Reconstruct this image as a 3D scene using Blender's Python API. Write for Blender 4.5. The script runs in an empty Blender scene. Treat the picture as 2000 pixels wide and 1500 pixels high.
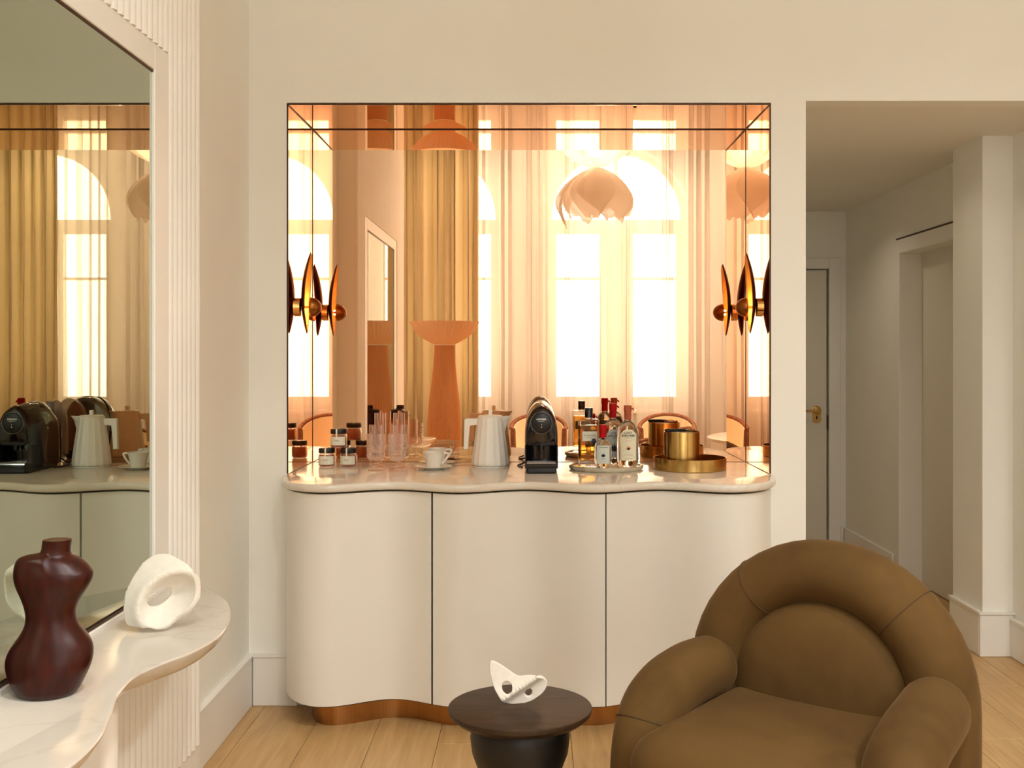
import bpy, bmesh, math, random
from mathutils import Vector, Matrix, noise
from mathutils.geometry import delaunay_2d_cdt
random.seed(7)
PI = math.pi
sc = bpy.context.scene
COL = sc.collection
# ------------------------------------------------------------------ camera, world, light, exposure
cam = bpy.data.objects.new('camera', bpy.data.cameras.new('camera'))
COL.objects.link(cam); sc.camera = cam
cam.location = (0, 0, 1.40); cam.rotation_euler = (PI/2, 0, 0)
cam.data.sensor_width = 36; cam.data.lens = 36*2100/2000
cam.data.shift_x = -0.02; cam.data.shift_y = -0.03
cam.data.clip_start = 0.05
w = bpy.data.worlds.new('sky'); sc.world = w; w.use_nodes = True
bg = w.node_tree.nodes['Background']
bg.inputs[0].default_value = (0.87, 1.0, 1.10, 1); bg.inputs[1].default_value = 9.0
sc.view_settings.view_transform = 'Standard'; sc.view_settings.look = 'None'
sc.view_settings.gamma = 1; sc.view_settings.use_curve_mapping = False
sc.view_settings.exposure = 1.04
sc.cycles.use_denoising = True
sc.cycles.max_bounces = 14; sc.cycles.diffuse_bounces = 6; sc.cycles.glossy_bounces = 8
sc.cycles.transmission_bounces = 10; sc.cycles.transparent_max_bounces = 48
sc.cycles.caustics_reflective = True; sc.cycles.caustics_refractive = False
sc.cycles.sample_clamp_indirect = 6
def area(name, loc, rot, sx, sy, power, color, portal=False):
    L = bpy.data.lights.new(name, 'AREA'); L.shape = 'RECTANGLE'; L.size = sx; L.size_y = sy
    L.energy = power; L.color = color; L.spread = PI if portal else math.radians(135); L.cycles.is_portal = portal
    o = bpy.data.objects.new(name, L); COL.objects.link(o); o.location = loc; o.rotation_euler = rot
    return o
WINX = [(-1.80, -0.33), (0.137, 1.67), (2.44, 3.97)]
for i, (a, b) in enumerate(WINX):
    area('window_portal', ((a+b)/2, -2.12, 2.25), (PI/2, 0, 0), b-a, 2.9, 1, (1, 1, 1), True)
def fill_lamp(loc, power, size=0.25, color=(1, 0.98, 0.95)):
    return area('added_ceiling_fill', loc, (0, 0, 0), size, size, power, color)
FILL_XY = [(0.8, 0.3), (2.4, 0.3), (0.3, -1.0), (2.4, -1.0)]  # unseen fill lamps added under the ceiling for more even room light
for x, y in FILL_XY: fill_lamp((x, y, 4.27), 26)
area('added_hall_fill', (1.62, 6.55, 2.395), (0, 0, 0), .12, .12, 1.0, (1, .86, .66))  # unseen fill lamps added to brighten and warm the hall
area('added_hall_fill', (1.62, 5.0, 2.395), (0, 0, 0), .12, .12, .5, (1, .86, .66))

# ------------------------------------------------------------------ materials
def mat(name, color, rough=0.5, metal=0.0, **k):
    m = bpy.data.materials.new(name); m.use_nodes = True
    p = m.node_tree.nodes['Principled BSDF']
    p.inputs['Base Color'].default_value = (*color, 1)
    p.inputs['Roughness'].default_value = rough; p.inputs['Metallic'].default_value = metal
    for kk, v in k.items():
        p.inputs[kk.replace('_', ' ')].default_value = v
    return m
def nd(m, t, **k):
    n = m.node_tree.nodes.new(t)
    for a, v in k.items(): setattr(n, a, v)
    return n
def noise_color(m, c1, c2, scale=(1, 1, 1), nscale=5, detail=4, coord='Object', lo=0.35, hi=0.65, bump=0.0, dist=0.0, rnd=False):
    nt = m.node_tree; p = nt.nodes['Principled BSDF']
    if coord == 'World': src = nd(m, 'ShaderNodeNewGeometry').outputs['Position']
    else: src = nd(m, 'ShaderNodeTexCoord').outputs['Object']
    mp = nd(m, 'ShaderNodeMapping'); mp.inputs['Scale'].default_value = scale
    if rnd:
        oi = nd(m, 'ShaderNodeObjectInfo'); mu = nd(m, 'ShaderNodeMath', operation='MULTIPLY'); mu.inputs[1].default_value = 37
        nt.links.new(oi.outputs['Random'], mu.inputs[0]); cx = nd(m, 'ShaderNodeCombineXYZ')
        nt.links.new(mu.outputs[0], cx.inputs[2]); nt.links.new(mu.outputs[0], cx.inputs[1])
        nt.links.new(cx.outputs[0], mp.inputs['Location'])
    nt.links.new(src, mp.inputs['Vector'])
    n = nd(m, 'ShaderNodeTexNoise'); n.inputs['Scale'].default_value = nscale; n.inputs['Detail'].default_value = detail
    n.inputs['Distortion'].default_value = dist
    nt.links.new(mp.outputs[0], n.inputs['Vector'])
    r = nd(m, 'ShaderNodeValToRGB'); r.color_ramp.elements[0].position = lo; r.color_ramp.elements[1].position = hi
    r.color_ramp.elements[0].color = (*c1, 1); r.color_ramp.elements[1].color = (*c2, 1)
    nt.links.new(n.outputs['Fac'], r.inputs['Fac']); nt.links.new(r.outputs['Color'], p.inputs['Base Color'])
    if bump:
        b = nd(m, 'ShaderNodeBump'); b.inputs['Strength'].default_value = bump; b.inputs['Distance'].default_value = 0.002
        nt.links.new(n.outputs['Fac'], b.inputs['Height']); nt.links.new(b.outputs[0], p.inputs['Normal'])
    return m
M = {}
M['wall'] = noise_color(mat('wall_paint', (.83, .82, .757), .65), (.82, .81, .747), (.845, .835, .772), nscale=1.5, coord='World')
M['trim'] = mat('trim_paint', (.83, .805, .75), .38)
M['ceil'] = noise_color(mat('ceiling_paint', (.8, .775, .71), .8), (.79, .765, .70), (.81, .785, .72), nscale=1.2, coord='World')
M['reed'] = noise_color(mat('reed_paint', (.84, .815, .76), .45), (.83, .805, .75), (.85, .825, .77), nscale=8, coord='World')
M['lacquer'] = noise_color(mat('cream_lacquer', (.80, .772, .705), .34), (.79, .762, .695), (.81, .784, .715), nscale=2, coord='World')
M['rose'] = mat('rose_mirror', (.98, .675, .45), .004, 1.0)
M['green'] = mat('grey_green_mirror', (.43, .48, .385), .004, 1.0)
M['bevel'] = mat('mirror_bevel', (.55, .62, .56), .12, 1.0)
M['bronze'] = mat('dark_bronze', (.06, .022, .010), .4, .6)
M['dark'] = mat('dark_gap', (.03, .018, .012), .7)
M['brass'] = noise_color(mat('brushed_brass', (.62, .40, .16), .22, 1.0), (.50, .30, .09), (.55, .335, .105), scale=(1, 1, 200), nscale=6)
M['kick'] = noise_color(mat('kick_brass', (.5, .25, .08), .26, 1.0), (.42, .19, .06), (.50, .25, .085), scale=(60, 60, .5), nscale=5, coord='World')
M['brassy'] = mat('polished_brass', (.75, .48, .18), .18, 1.0)
M['sconce_out'] = noise_color(mat('sconce_outside', (.10, .018, .006), .3, .7), (.09, .014, .005), (.13, .024, .008), nscale=30)
M['sconce_in'] = noise_color(mat('sconce_inside', (.60, .25, .05), .38, .55), (.58, .23, .035), (.70, .30, .05), nscale=30)
M['sconce_cap'] = noise_color(mat('sconce_cap', (.30, .10, .02), .28, 1.0), (.26, .085, .018), (.34, .12, .026), nscale=30)
M['oak'] = noise_color(mat('oak_plank', (.5, .3, .15), .42), (.47, .285, .115), (.62, .40, .175), scale=(16, 1.0, 8), nscale=2.2, detail=8, coord='World', lo=.3, hi=.72, bump=.06, dist=.9, rnd=True)
def marble(name, base, vein, rough=.12):
    m = mat(name, base, rough); nt = m.node_tree; p = nt.nodes['Principled BSDF']
    g = nd(m, 'ShaderNodeNewGeometry'); n1 = nd(m, 'ShaderNodeTexNoise'); n1.inputs['Scale'].default_value = 2.2; n1.inputs['Detail'].default_value = 9; n1.inputs['Distortion'].default_value = 1.4
    nt.links.new(g.outputs['Position'], n1.inputs['Vector'])
    s = nd(m, 'ShaderNodeMath', operation='SUBTRACT'); s.inputs[1].default_value = .5; nt.links.new(n1.outputs['Fac'], s.inputs[0])
    a = nd(m, 'ShaderNodeMath', operation='ABSOLUTE'); nt.links.new(s.outputs[0], a.inputs[0])
    r = nd(m, 'ShaderNodeValToRGB'); e = r.color_ramp.elements; e[0].position = 0; e[0].color = (*[v*.35+b_*.65 for v, b_ in zip(vein, base)], 1); e[1].position = .02; e[1].color = (*base, 1)
    nt.links.new(a.outputs[0], r.inputs['Fac']); nt.links.new(r.outputs['Color'], p.inputs['Base Color'])
    return m
M['marble'] = marble('cream_marble', (.74, .68, .58), (.60, .53, .44), .10)
M['marble2'] = marble('white_marble', (.60, .555, .485), (.46, .42, .36), .13)
M['suede'] = noise_color(mat('olive_suede', (.16, .09, .035), .85), (.074, .036, .0065), (.118, .062, .014), nscale=3.2, detail=5, bump=.15, lo=.36, hi=.64, dist=.6)
M['suede'].node_tree.nodes['Principled BSDF'].inputs['Sheen Weight'].default_value = .18
M['suede'].node_tree.nodes['Principled BSDF'].inputs['Sheen Roughness'].default_value = .4
M['suede'].node_tree.nodes['Principled BSDF'].inputs['Sheen Tint'].default_value = (.7, .42, .2, 1)
M['seam'] = mat('seam_thread', (.07, .035, .012), .9)
M['walnut'] = noise_color(mat('dark_wood', (.06, .03, .015), .45), (.016, .008, .0038), (.050, .026, .011), scale=(2.2, 26, 6), nscale=3, detail=8, dist=.4, lo=.3, hi=.7, bump=.1)
M['torso'] = noise_color(mat('red_brown_wood', (.10, .025, .012), .34), (.022, .0022, .001), (.052, .0055, .002), scale=(30, 30, 2.5), nscale=3, detail=7, lo=.3, hi=.7)
for _k in ('torso', 'walnut', 'suede'): M[_k].node_tree.nodes['Principled BSDF'].inputs['Specular IOR Level'].default_value = .3
M['ceramic'] = noise_color(mat('matte_ceramic', (.80, .75, .66), .7), (.78, .73, .64), (.82, .77, .68), nscale=60, bump=.1)
M['porcelain'] = mat('porcelain', (.84, .80, .70), .18)
M['kettle'] = mat('kettle_white', (.90, .86, .77), .35)
M['black'] = mat('gloss_black', (.006, .004, .005), .09)
M['mblack'] = mat('matte_black', (.006, .005, .005), .35)
M['chrome'] = mat('chrome', (.8, .78, .75), .15, 1.0)
M['white'] = mat('white_print', (.85, .85, .82), .5)
M['ink'] = mat('black_ink', (.03, .03, .03), .6)
M['inkbrown'] = mat('faded_ink', (.30, .22, .15), .6)
M['coral'] = mat('coral_ink', (.75, .32, .18), .6)
M['label'] = noise_color(mat('paper_label', (.72, .73, .60), .6), (.70, .71, .58), (.74, .75, .63), nscale=80)
M['label2'] = noise_color(mat('cream_label', (.82, .78, .58), .6), (.80, .76, .56), (.84, .80, .61), nscale=80)
M['label3'] = noise_color(mat('grey_label', (.62, .66, .62), .6), (.60, .64, .60), (.65, .69, .65), nscale=80)
M['darkblue'] = mat('dark_blue_seal', (.012, .012, .035), .35)
M['red'] = noise_color(mat('red_wax', (.55, .008, .010), .45), (.40, .004, .005), (.50, .007, .008), nscale=40)
M['terracotta'] = noise_color(mat('terracotta_wax', (.48, .12, .06), .5), (.44, .105, .05), (.52, .14, .07), nscale=40)
for _k in ('red', 'terracotta'): M[_k].node_tree.nodes['Principled BSDF'].inputs['Specular IOR Level'].default_value = .15
M['honey'] = mat('honey', (.30, .06, .015), .2)
def glass(name, color, ior=1.45, rough=0.0):
    m = mat(name, color, rough, 0.0, IOR=ior); m.node_tree.nodes['Principled BSDF'].inputs['Transmission Weight'].default_value = 1.0
    return m
M['glass'] = glass('clear_glass', (.99, .97, .95))
def thin_glass(name, color, fac=0.16, milk=0.0):
    m = bpy.data.materials.new(name); m.use_nodes = True; nt = m.node_tree; nt.nodes.clear()
    out = nt.nodes.new('ShaderNodeOutputMaterial'); mx = nt.nodes.new('ShaderNodeMixShader')
    t = nt.nodes.new('ShaderNodeBsdfTransparent'); t.inputs[0].default_value = (*color, 1)
    g = nt.nodes.new('ShaderNodeBsdfGlossy'); g.inputs['Roughness'].default_value = .02; g.inputs[0].default_value = (1, 1, 1, 1)
    lw = nt.nodes.new('ShaderNodeLayerWeight'); lw.inputs['Blend'].default_value = fac
    nt.links.new(lw.outputs['Facing'], mx.inputs[0]); nt.links.new(t.outputs[0], mx.inputs[1]); nt.links.new(g.outputs[0], mx.inputs[2])
    if milk:
        d = nt.nodes.new('ShaderNodeBsdfDiffuse'); d.inputs[0].default_value = (.95, .80, .74, 1); m3 = nt.nodes.new('ShaderNodeMixShader'); m3.inputs[0].default_value = milk
        nt.links.new(mx.outputs[0], m3.inputs[1]); nt.links.new(d.outputs[0], m3.inputs[2]); nt.links.new(m3.outputs[0], out.inputs[0])
    else: nt.links.new(mx.outputs[0], out.inputs[0])
    return m
M['cutglass'] = thin_glass('cut_goblet_glass', (.985, .94, .915), .40, .055)
_v = nd(M['cutglass'], 'ShaderNodeTexVoronoi'); _v.inputs['Scale'].default_value = 120; _tc = nd(M['cutglass'], 'ShaderNodeTexCoord'); _b = nd(M['cutglass'], 'ShaderNodeBump'); _b.inputs['Distance'].default_value = .002; _b.inputs['Strength'].default_value = .8
_nt = M['cutglass'].node_tree; _nt.links.new(_tc.outputs['Object'], _v.inputs['Vector']); _nt.links.new(_v.outputs['Distance'], _b.inputs['Height'])
for _n in _nt.nodes:
    if _n.type in ('BSDF_GLOSSY', 'LAYER_WEIGHT', 'BSDF_DIFFUSE'): _nt.links.new(_b.outputs[0], _n.inputs['Normal'])
M['goblet'] = thin_glass('pink_tinted_glass', (.985, .94, .915), .40, .04)
M['pane'] = thin_glass('window_glass', (.97, .98, .97), .08)
M['amber'] = glass('amber_spirit', (.95, .50, .07), 1.36)
M['bottle'] = glass('bottle_glass', (.97, .97, .93), 1.42)
def sheer(name, color, alpha, tcol=None, weave=True):
    m = bpy.data.materials.new(name); m.use_nodes = True; nt = m.node_tree; nt.nodes.clear()
    out = nt.nodes.new('ShaderNodeOutputMaterial'); mx = nt.nodes.new('ShaderNodeMixShader'); m2 = nt.nodes.new('ShaderNodeMixShader')
    t = nt.nodes.new('ShaderNodeBsdfTransparent'); t.inputs[0].default_value = (1, 1, 1, 1)
    d = nt.nodes.new('ShaderNodeBsdfDiffuse'); d.inputs[0].default_value = (*color, 1)
    tl = nt.nodes.new('ShaderNodeBsdfTranslucent'); tl.inputs[0].default_value = (*(tcol or color), 1)
    m2.inputs[0].default_value = .5
    nt.links.new(d.outputs[0], m2.inputs[1]); nt.links.new(tl.outputs[0], m2.inputs[2])
    mx.inputs[0].default_value = alpha
    nt.links.new(t.outputs[0], mx.inputs[1]); nt.links.new(m2.outputs[0], mx.inputs[2]); nt.links.new(mx.outputs[0], out.inputs[0]); return m
M['sheer'] = sheer('sheer_voile', (.80, .72, .65), .68, (.36, .31, .275))
_nt = M['sheer'].node_tree; _lw = _nt.nodes.new('ShaderNodeLayerWeight'); _lw.inputs['Blend'].default_value = .5
_mr = _nt.nodes.new('ShaderNodeMapRange'); _mr.inputs['From Min'].default_value = 0; _mr.inputs['From Max'].default_value = .75
_mr.inputs['To Min'].default_value = .79; _mr.inputs['To Max'].default_value = .97   # cloth seen edge-on covers more
_nt.links.new(_lw.outputs['Facing'], _mr.inputs['Value'])
_mx = [n for n in _nt.nodes if n.type == 'MIX_SHADER' and any(l.to_node.type == 'OUTPUT_MATERIAL' for l in n.outputs[0].links)][0]
_nt.links.new(_mr.outputs[0], _mx.inputs[0])
M['drape'] = sheer('gold_drape', (.80, .67, .46), 1.0, (.22, .15, .07))
M['lampsilk'] = sheer('lamp_silk', (.95, .56, .29), 1.0, (.45, .2, .08))
M['lamptop'] = sheer('lamp_shade_silk', (.96, .76, .54), 1.0, (.55, .3, .15))
M['petal'] = sheer('petal_silk', (.95, .90, .86), .90, (.97, .90, .84))
[n for n in M['petal'].node_tree.nodes if n.type == 'MIX_SHADER'][1].inputs[0].default_value = .58
M['bulb'] = bpy.data.materials.new('lit_bulb'); M['bulb'].use_nodes = True
_p = M['bulb'].node_tree.nodes['Principled BSDF']; _p.inputs['Emission Color'].default_value = (1, .62, .25, 1); _p.inputs['Emission Strength'].default_value = 14
M['bulb2'] = M['bulb'].copy(); M['bulb2'].name = 'soft_bulb'; _p = M['bulb2'].node_tree.nodes['Principled BSDF']; _p.inputs['Emission Color'].default_value = (1, .93, .8, 1); _p.inputs['Emission Strength'].default_value = 4
M['plaster'] = mat('pale_upholstery', (.74, .60, .42), .9)
M['rail'] = noise_color(mat('brown_fringe', (.18, .06, .025), .9), (.12, .04, .015), (.24, .09, .04), nscale=60, bump=.5)
M['framewood'] = mat('window_frame_paint', (.80, .70, .56), .5)
M['doorpaint'] = mat('door_paint', (.72, .68, .58), .4)

# ------------------------------------------------------------------ helpers
def link(name, me, m=None, parent=None, loc=None, smooth=False, **props):
    o = bpy.data.objects.new(name, me); COL.objects.link(o)
    if m is not None: me.materials.append(M[m] if isinstance(m, str) else m)
    if parent is not None: o.parent = parent
    if loc is not None: o.location = loc
    if smooth:
        me.shade_smooth()
        if not smooth == 2: me.set_sharp_from_angle(angle=math.radians(48))
    for k, v in props.items(): o[k] = v
    return o
def thing(name, label, cat, loc=(0, 0, 0), rz=0, group=None):
    o = bpy.data.objects.new(name, None); COL.objects.link(o); o.location = loc; o.rotation_euler = (0, 0, rz)
    o.empty_display_size = .05
    o['label'] = label; o['category'] = cat
    if group: o['group'] = group
    return o
def tag(o, label, cat, group=None):
    o['label'] = label; o['category'] = cat
    if group: o['group'] = group
    return o
def struct(name): 
    o = bpy.data.objects.new(name, None); COL.objects.link(o); o['kind'] = 'structure'; return o
def fin(bm, name, calc=True):
    if calc: bmesh.ops.recalc_face_normals(bm, faces=bm.faces[:])
    me = bpy.data.meshes.new(name); bm.to_mesh(me); bm.free(); return me
def bx(bm, x0, x1, y0, y1, z0, z1, bev=0, seg=2):
    r = bmesh.ops.create_cube(bm, size=1)
    vs = r['verts']
    for v in vs:
        v.co = Vector((x0 if v.co.x < 0 else x1, y0 if v.co.y < 0 else y1, z0 if v.co.z < 0 else z1))
    if bev:
        es = list({e for v in vs for e in v.link_edges})
        bmesh.ops.bevel(bm, geom=es, offset=bev, segments=seg, affect='EDGES', profile=.5)
def box(name, m, b, parent=None, bev=0, seg=2, **p):
    bm = bmesh.new()
    for q in (b if isinstance(b[0], (tuple, list)) else [b]): bx(bm, *q, bev=bev, seg=seg)
    o = link(name, fin(bm, name), m, parent, **p)
    return o
def rings_mesh(rings, name, closed=True, cap=(True, True), loop=False):
    bm = bmesh.new(); R = [[bm.verts.new(p) for p in r] for r in rings]; n = len(rings[0])
    L = len(R)
    for i in range(L if loop else L-1):
        a, b = R[i], R[(i+1) % L]
        for j in range(n if closed else n-1):
            k = (j+1) % n
            try: bm.faces.new((a[j], a[k], b[k], b[j]))
            except ValueError: pass
    if closed and not loop:
        if cap[0]: bm.faces.new(R[0][::-1])
        if cap[1]: bm.faces.new(R[-1])
    return fin(bm, name)
def lathe(prof, name, seg=32, rf=None, cap=(False, False), sx=1, sy=1):
    rings = []
    for (r, z) in prof:
        rings.append([((r*(1+(rf(t, z) if rf else 0)))*math.cos(t)*sx, (r*(1+(rf(t, z) if rf else 0)))*math.sin(t)*sy, z) for t in [2*PI*j/seg for j in range(seg)]])
    me = rings_mesh(rings, name, True, cap)
    return me
def sweep(path, rad, name, seg=16, up=Vector((0, 0, 1)), ell=(1, 1), round_ends=False, loop=False):
    P = [Vector(p) for p in path]; n = len(P); rings = []
    if not callable(rad): rr = rad; rad = lambda t: rr
    prev = None
    for i, p in enumerate(P):
        if loop: t = (P[(i+1) % n]-P[i-1]).normalized()
        else: t = (P[min(i+1, n-1)]-P[max(i-1, 0)]).normalized()
        if prev is None:
            s = t.cross(up)
            if s.length < 1e-3: s = t.cross(Vector((1, 0, 0)))
            s.normalize()
        else:
            s = prev - t*prev.dot(t); s.normalize()
        prev = s; u = s.cross(t)
        r = rad(i/(n-1))
        rings.append([p + (s*math.cos(a)*ell[0] + u*math.sin(a)*ell[1])*r for a in [2*PI*j/seg for j in range(seg)]])
    if round_ends:
        def capr(c, t, ring):
            out = []
            for k in range(1, 6):
                a = k/6*PI/2
                out.append([c + (q-c)*math.cos(a) + t*((ring[0]-c).length*math.sin(a)) for q in ring])
            return out
        t0 = (P[0]-P[1]).normalized(); t1 = (P[-1]-P[-2]).normalized()
        rings = capr(P[0], t0, rings[0])[::-1] + rings + capr(P[-1], t1, rings[-1])
    return rings_mesh(rings, name, loop=loop)
def smooth_path(pts, n=40, closed=False):
    P = [Vector(p) for p in pts]; out = []; L = len(P); segs = L if closed else L-1
    for i in range(segs):
        p0 = P[(i-1) % L] if closed else P[max(i-1, 0)]; p1 = P[i]; p2 = P[(i+1) % L]; p3 = P[(i+2) % L] if closed else P[min(i+2, L-1)]
        k = max(2, n//segs)
        for j in range(k):
            t = j/k
            out.append(.5*((2*p1)+(p2-p0)*t+(2*p0-5*p1+4*p2-p3)*t*t+(3*p1-p0-3*p2+p3)*t**3))
    if not closed: out.append(P[-1])
    return out
def prism(outl, axis, a, b, name, bev=0, seg=3):
    """outline in the plane across the axis; axis 'z': (x,y); 'y': (x,z); 'x': (y,z)"""
    f = {'z': lambda p, h: (p[0], p[1], h), 'y': lambda p, h: (p[0], h, p[1]), 'x': lambda p, h: (h, p[0], p[1])}[axis]
    bm = bmesh.new(); A = [bm.verts.new(f(p, a)) for p in outl]; B = [bm.verts.new(f(p, b)) for p in outl]; n = len(outl)
    fa = bm.faces.new(A); fb = bm.faces.new(B[::-1])
    for i in range(n): bm.faces.new((A[i], B[i], B[(i+1) % n], A[(i+1) % n]))
    if bev:
        es = list(fa.edges)+list(fb.edges)
        bmesh.ops.bevel(bm, geom=es, offset=bev, segments=seg, affect='EDGES', profile=.5)
    bm.normal_update()
    bmesh.ops.triangulate(bm, faces=[q for q in bm.faces if len(q.verts) > 4])
    return fin(bm, name)
def autosm(o, ang=40):
    me = o.data
    me.shade_smooth()
    try: me.set_sharp_from_angle(angle=math.radians(ang))
    except Exception: pass
    return o
def text(body, size, name, m, parent, loc, bend=None, rot=(PI/2, 0, 0), spacing=1.0, bold=0.0, align='CENTER', label=None):
    cu = bpy.data.curves.new(name, 'FONT'); cu.body = body; cu.size = size; cu.align_x = align; cu.align_y = 'CENTER'
    cu.space_character = spacing; cu.offset = bold; cu.resolution_u = 2
    to = bpy.data.objects.new('tmp', cu); COL.objects.link(to)
    dg = bpy.context.evaluated_depsgraph_get(); me = bpy.data.meshes.new_from_object(to.evaluated_get(dg))
    bpy.data.objects.remove(to); bpy.data.curves.remove(cu)
    me.name = name; me.materials.clear()
    for v in me.vertices:
        x, y = v.co.x, v.co.y
        if bend: v.co = Vector((bend*math.sin(x/bend), -bend*math.cos(x/bend), y))
        else: v.co = Vector((x, 0, y))
    o = link(name, me, m, parent, loc)
    return o
def patch(r, a0, a1, z0, z1, name, m, parent, loc, n=10, th=.0006, sx=1, sy=1, top=None):
    """curved label on a cylinder (front is -y); top(t) lowers the upper edge"""
    R0, R1 = [], []
    for i in range(n+1):
        t = i/n; a = a0+(a1-a0)*t; zz = z1-(top(t) if top else 0)
        for (R, rr) in ((R0, r), (R1, r+th)):
            R.append((rr*math.sin(a)*sx, -rr*math.cos(a)*sy, z0)); R.append((rr*math.sin(a)*sx, -rr*math.cos(a)*sy, zz))
    bm = bmesh.new(); A = [bm.verts.new(p) for p in R0]; B = [bm.verts.new(p) for p in R1]
    for i in range(n):
        j = 2*i
        bm.faces.new((A[j], A[j+2], A[j+3], A[j+1])); bm.faces.new((B[j], B[j+1], B[j+3], B[j+2]))
        bm.faces.new((A[j+1], A[j+3], B[j+3], B[j+1])); bm.faces.new((A[j], B[j], B[j+2], A[j+2]))
    bm.faces.new((A[0], A[1], B[1], B[0])); bm.faces.new((A[-2], B[-2], B[-1], A[-1]))
    return link(name, fin(bm, name), m, parent, loc)
def copy_tree(o, loc=None, rz=None, label=None, parent=None, group=None):
    c = o.copy(); COL.objects.link(c)
    if parent is not None: c.parent = parent
    if loc is not None: c.location = loc
    if rz is not None: c.rotation_euler = (0, 0, rz)
    if label: c['label'] = label
    if group: c['group'] = group
    for ch in list(o.children): copy_tree(ch, parent=c)
    return c

# ------------------------------------------------------------------ SETTING
WY = 4.28; NB = 4.755; NL, NR = -.972, .943; NT = 2.388; CZ = 4.3; CT = .919
WLX = -1.129; ALX = -1.95; RX = 4.35; BY = -2.0
OL, OR_, OT = 1.088, 2.22, 2.405
wb = box('wall_back', 'wall', [(WLX-.15, NL-.0065, WY, WY+.1, 0, CZ), (NL-.0065, NR+.0065, WY, WY+.1, NT+.0095, CZ), (NL, NR, WY, WY+.1, 0, .70),
    (NR+.0065, OL, WY, WY+.1, 0, CZ), (OL, OR_, WY, WY+.1, OT, CZ), (OR_, RX+.15, WY, WY+.1, 0, CZ),
    (NL-.1, NR+.05, NB+.03, NB+.1, .5, NT+.1), (NL-.1, NL-.02, WY+.1, NB+.03, .5, NT+.1), (NR+.02, NR+.05, WY+.1, NB+.03, .5, NT+.1), (NL-.1, NR+.05, WY+.1, NB+.1, NT+.02, NT+.12)], kind='structure')
wl = box('wall_left', 'wall', [(WLX-.15, WLX, 1.04, WY, 0, CZ), (ALX, WLX, .90, 1.04, 0, CZ), (ALX-.15, ALX, BY-.15, 1.04, 0, CZ)], kind='structure')
wr = box('wall_right', 'wall', (RX, RX+.15, BY-.15, WY, 0, CZ), kind='structure')
box('ceiling', 'ceil', (ALX-.15, RX+.15, BY-.15, WY+.1, CZ, CZ+.1), kind='structure')
# window wall with three arched openings
def arch_pts(a, b, z0, zs, za, n=20, inset=0):
    cx = (a+b)/2; rx = (b-a)/2-inset
    pts = [(a+inset, z0+inset), (b-inset, z0+inset)]
    for i in range(n+1):
        t = PI*i/n; pts.append((cx+rx*math.cos(t), zs+(za-zs-inset)*math.sin(t)))
    return pts
SILL, SPR, APX = .80, 2.86, 3.62
def wall_with_arches():
    bm = bmesh.new()
    xs = [ALX-.15] + [v for ab in WINX for v in ab] + [RX+.15]
    for i in range(0, len(xs), 2): bx(bm, xs[i], xs[i+1], BY-.25, BY, 0, CZ)
    for a, b in WINX:
        bx(bm, a, b, BY-.25, BY, 0, SILL); bx(bm, a, b, BY-.25, BY, APX, CZ)
        pts = arch_pts(a, b, 0, SPR, APX)[2:]
        for i in range(len(pts)-1):
            p, q = pts[i], pts[i+1]
            vs = []
            for y in (BY-.25, BY):
                vs.append([bm.verts.new((p[0], y, p[1])), bm.verts.new((q[0], y, q[1])), bm.verts.new((q[0], y, APX)), bm.verts.new((p[0], y, APX))])
            A, B = vs
            for f in ((A[0], A[1], A[2], A[3]), (B[3], B[2], B[1], B[0]), (A[0], B[0], B[1], A[1])):
                try: bm.faces.new(f)
                except ValueError: pass
    return fin(bm, 'wall_front', False)
o = link('wall_front', wall_with_arches(), 'wall', kind='structure')
for i, (a, b) in enumerate(WINX):
    win = struct('window_%d' % (i+1))
    cx = (a+b)/2; y = BY-.14; F = 'framewood'
    # arched outer frame
    outer = arch_pts(a, b, SILL, SPR, APX); inner = arch_pts(a, b, SILL, SPR, APX, inset=.07)
    rings = [[(p[0], y-.04, p[1]) for p in outer], [(p[0], y+.04, p[1]) for p in outer], [(p[0], y+.04, p[1]) for p in inner], [(p[0], y-.04, p[1]) for p in inner]]
    link('window_frame', rings_mesh(rings, 'window_frame', loop=True), F, win)
    box('transom', F, (a+.07, b-.07, y-.04, y+.05, 2.74, 2.84), win)
    box('mullion', F, (cx-.13, cx+.13, y-.05, y+.06, SILL+.07, 2.74), win, bev=.01)
    box('glazing_bar', F, (cx-.02, cx+.02, y-.02, y+.03, 2.84, APX-.07), win)
    for s in (-1, 1):
        x0, x1 = (a+.07, cx-.13) if s < 0 else (cx+.13, b-.07)
        sh = box('sash', F, [(x0, x0+.05, y-.03, y+.03, SILL+.07, 2.74), (x1-.05, x1, y-.03, y+.03, SILL+.07, 2.74), (x0+.05, x1-.05, y-.03, y+.03, SILL+.07, SILL+.13),
             (x0+.05, x1-.05, y-.03, y+.03, 2.69, 2.74), (x0+.05, x1-.05, y-.02, y+.02, 2.19, 2.22)], win)
        box('pane', 'pane', (x0+.05, x1-.05, y-.003, y+.003, SILL+.13, 2.69), sh)
    ag = link('arch_pane', prism([(p[0], p[1]) for p in arch_pts(a, b, 2.84, SPR, APX, inset=.07)], 'y', y-.003, y+.003, 'arch_pane'), 'pane', win)
    box('window_sill', F, (a-.05, b+.05, BY-.1, BY+.10, SILL-.04, SILL), win, bev=.006)
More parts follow.
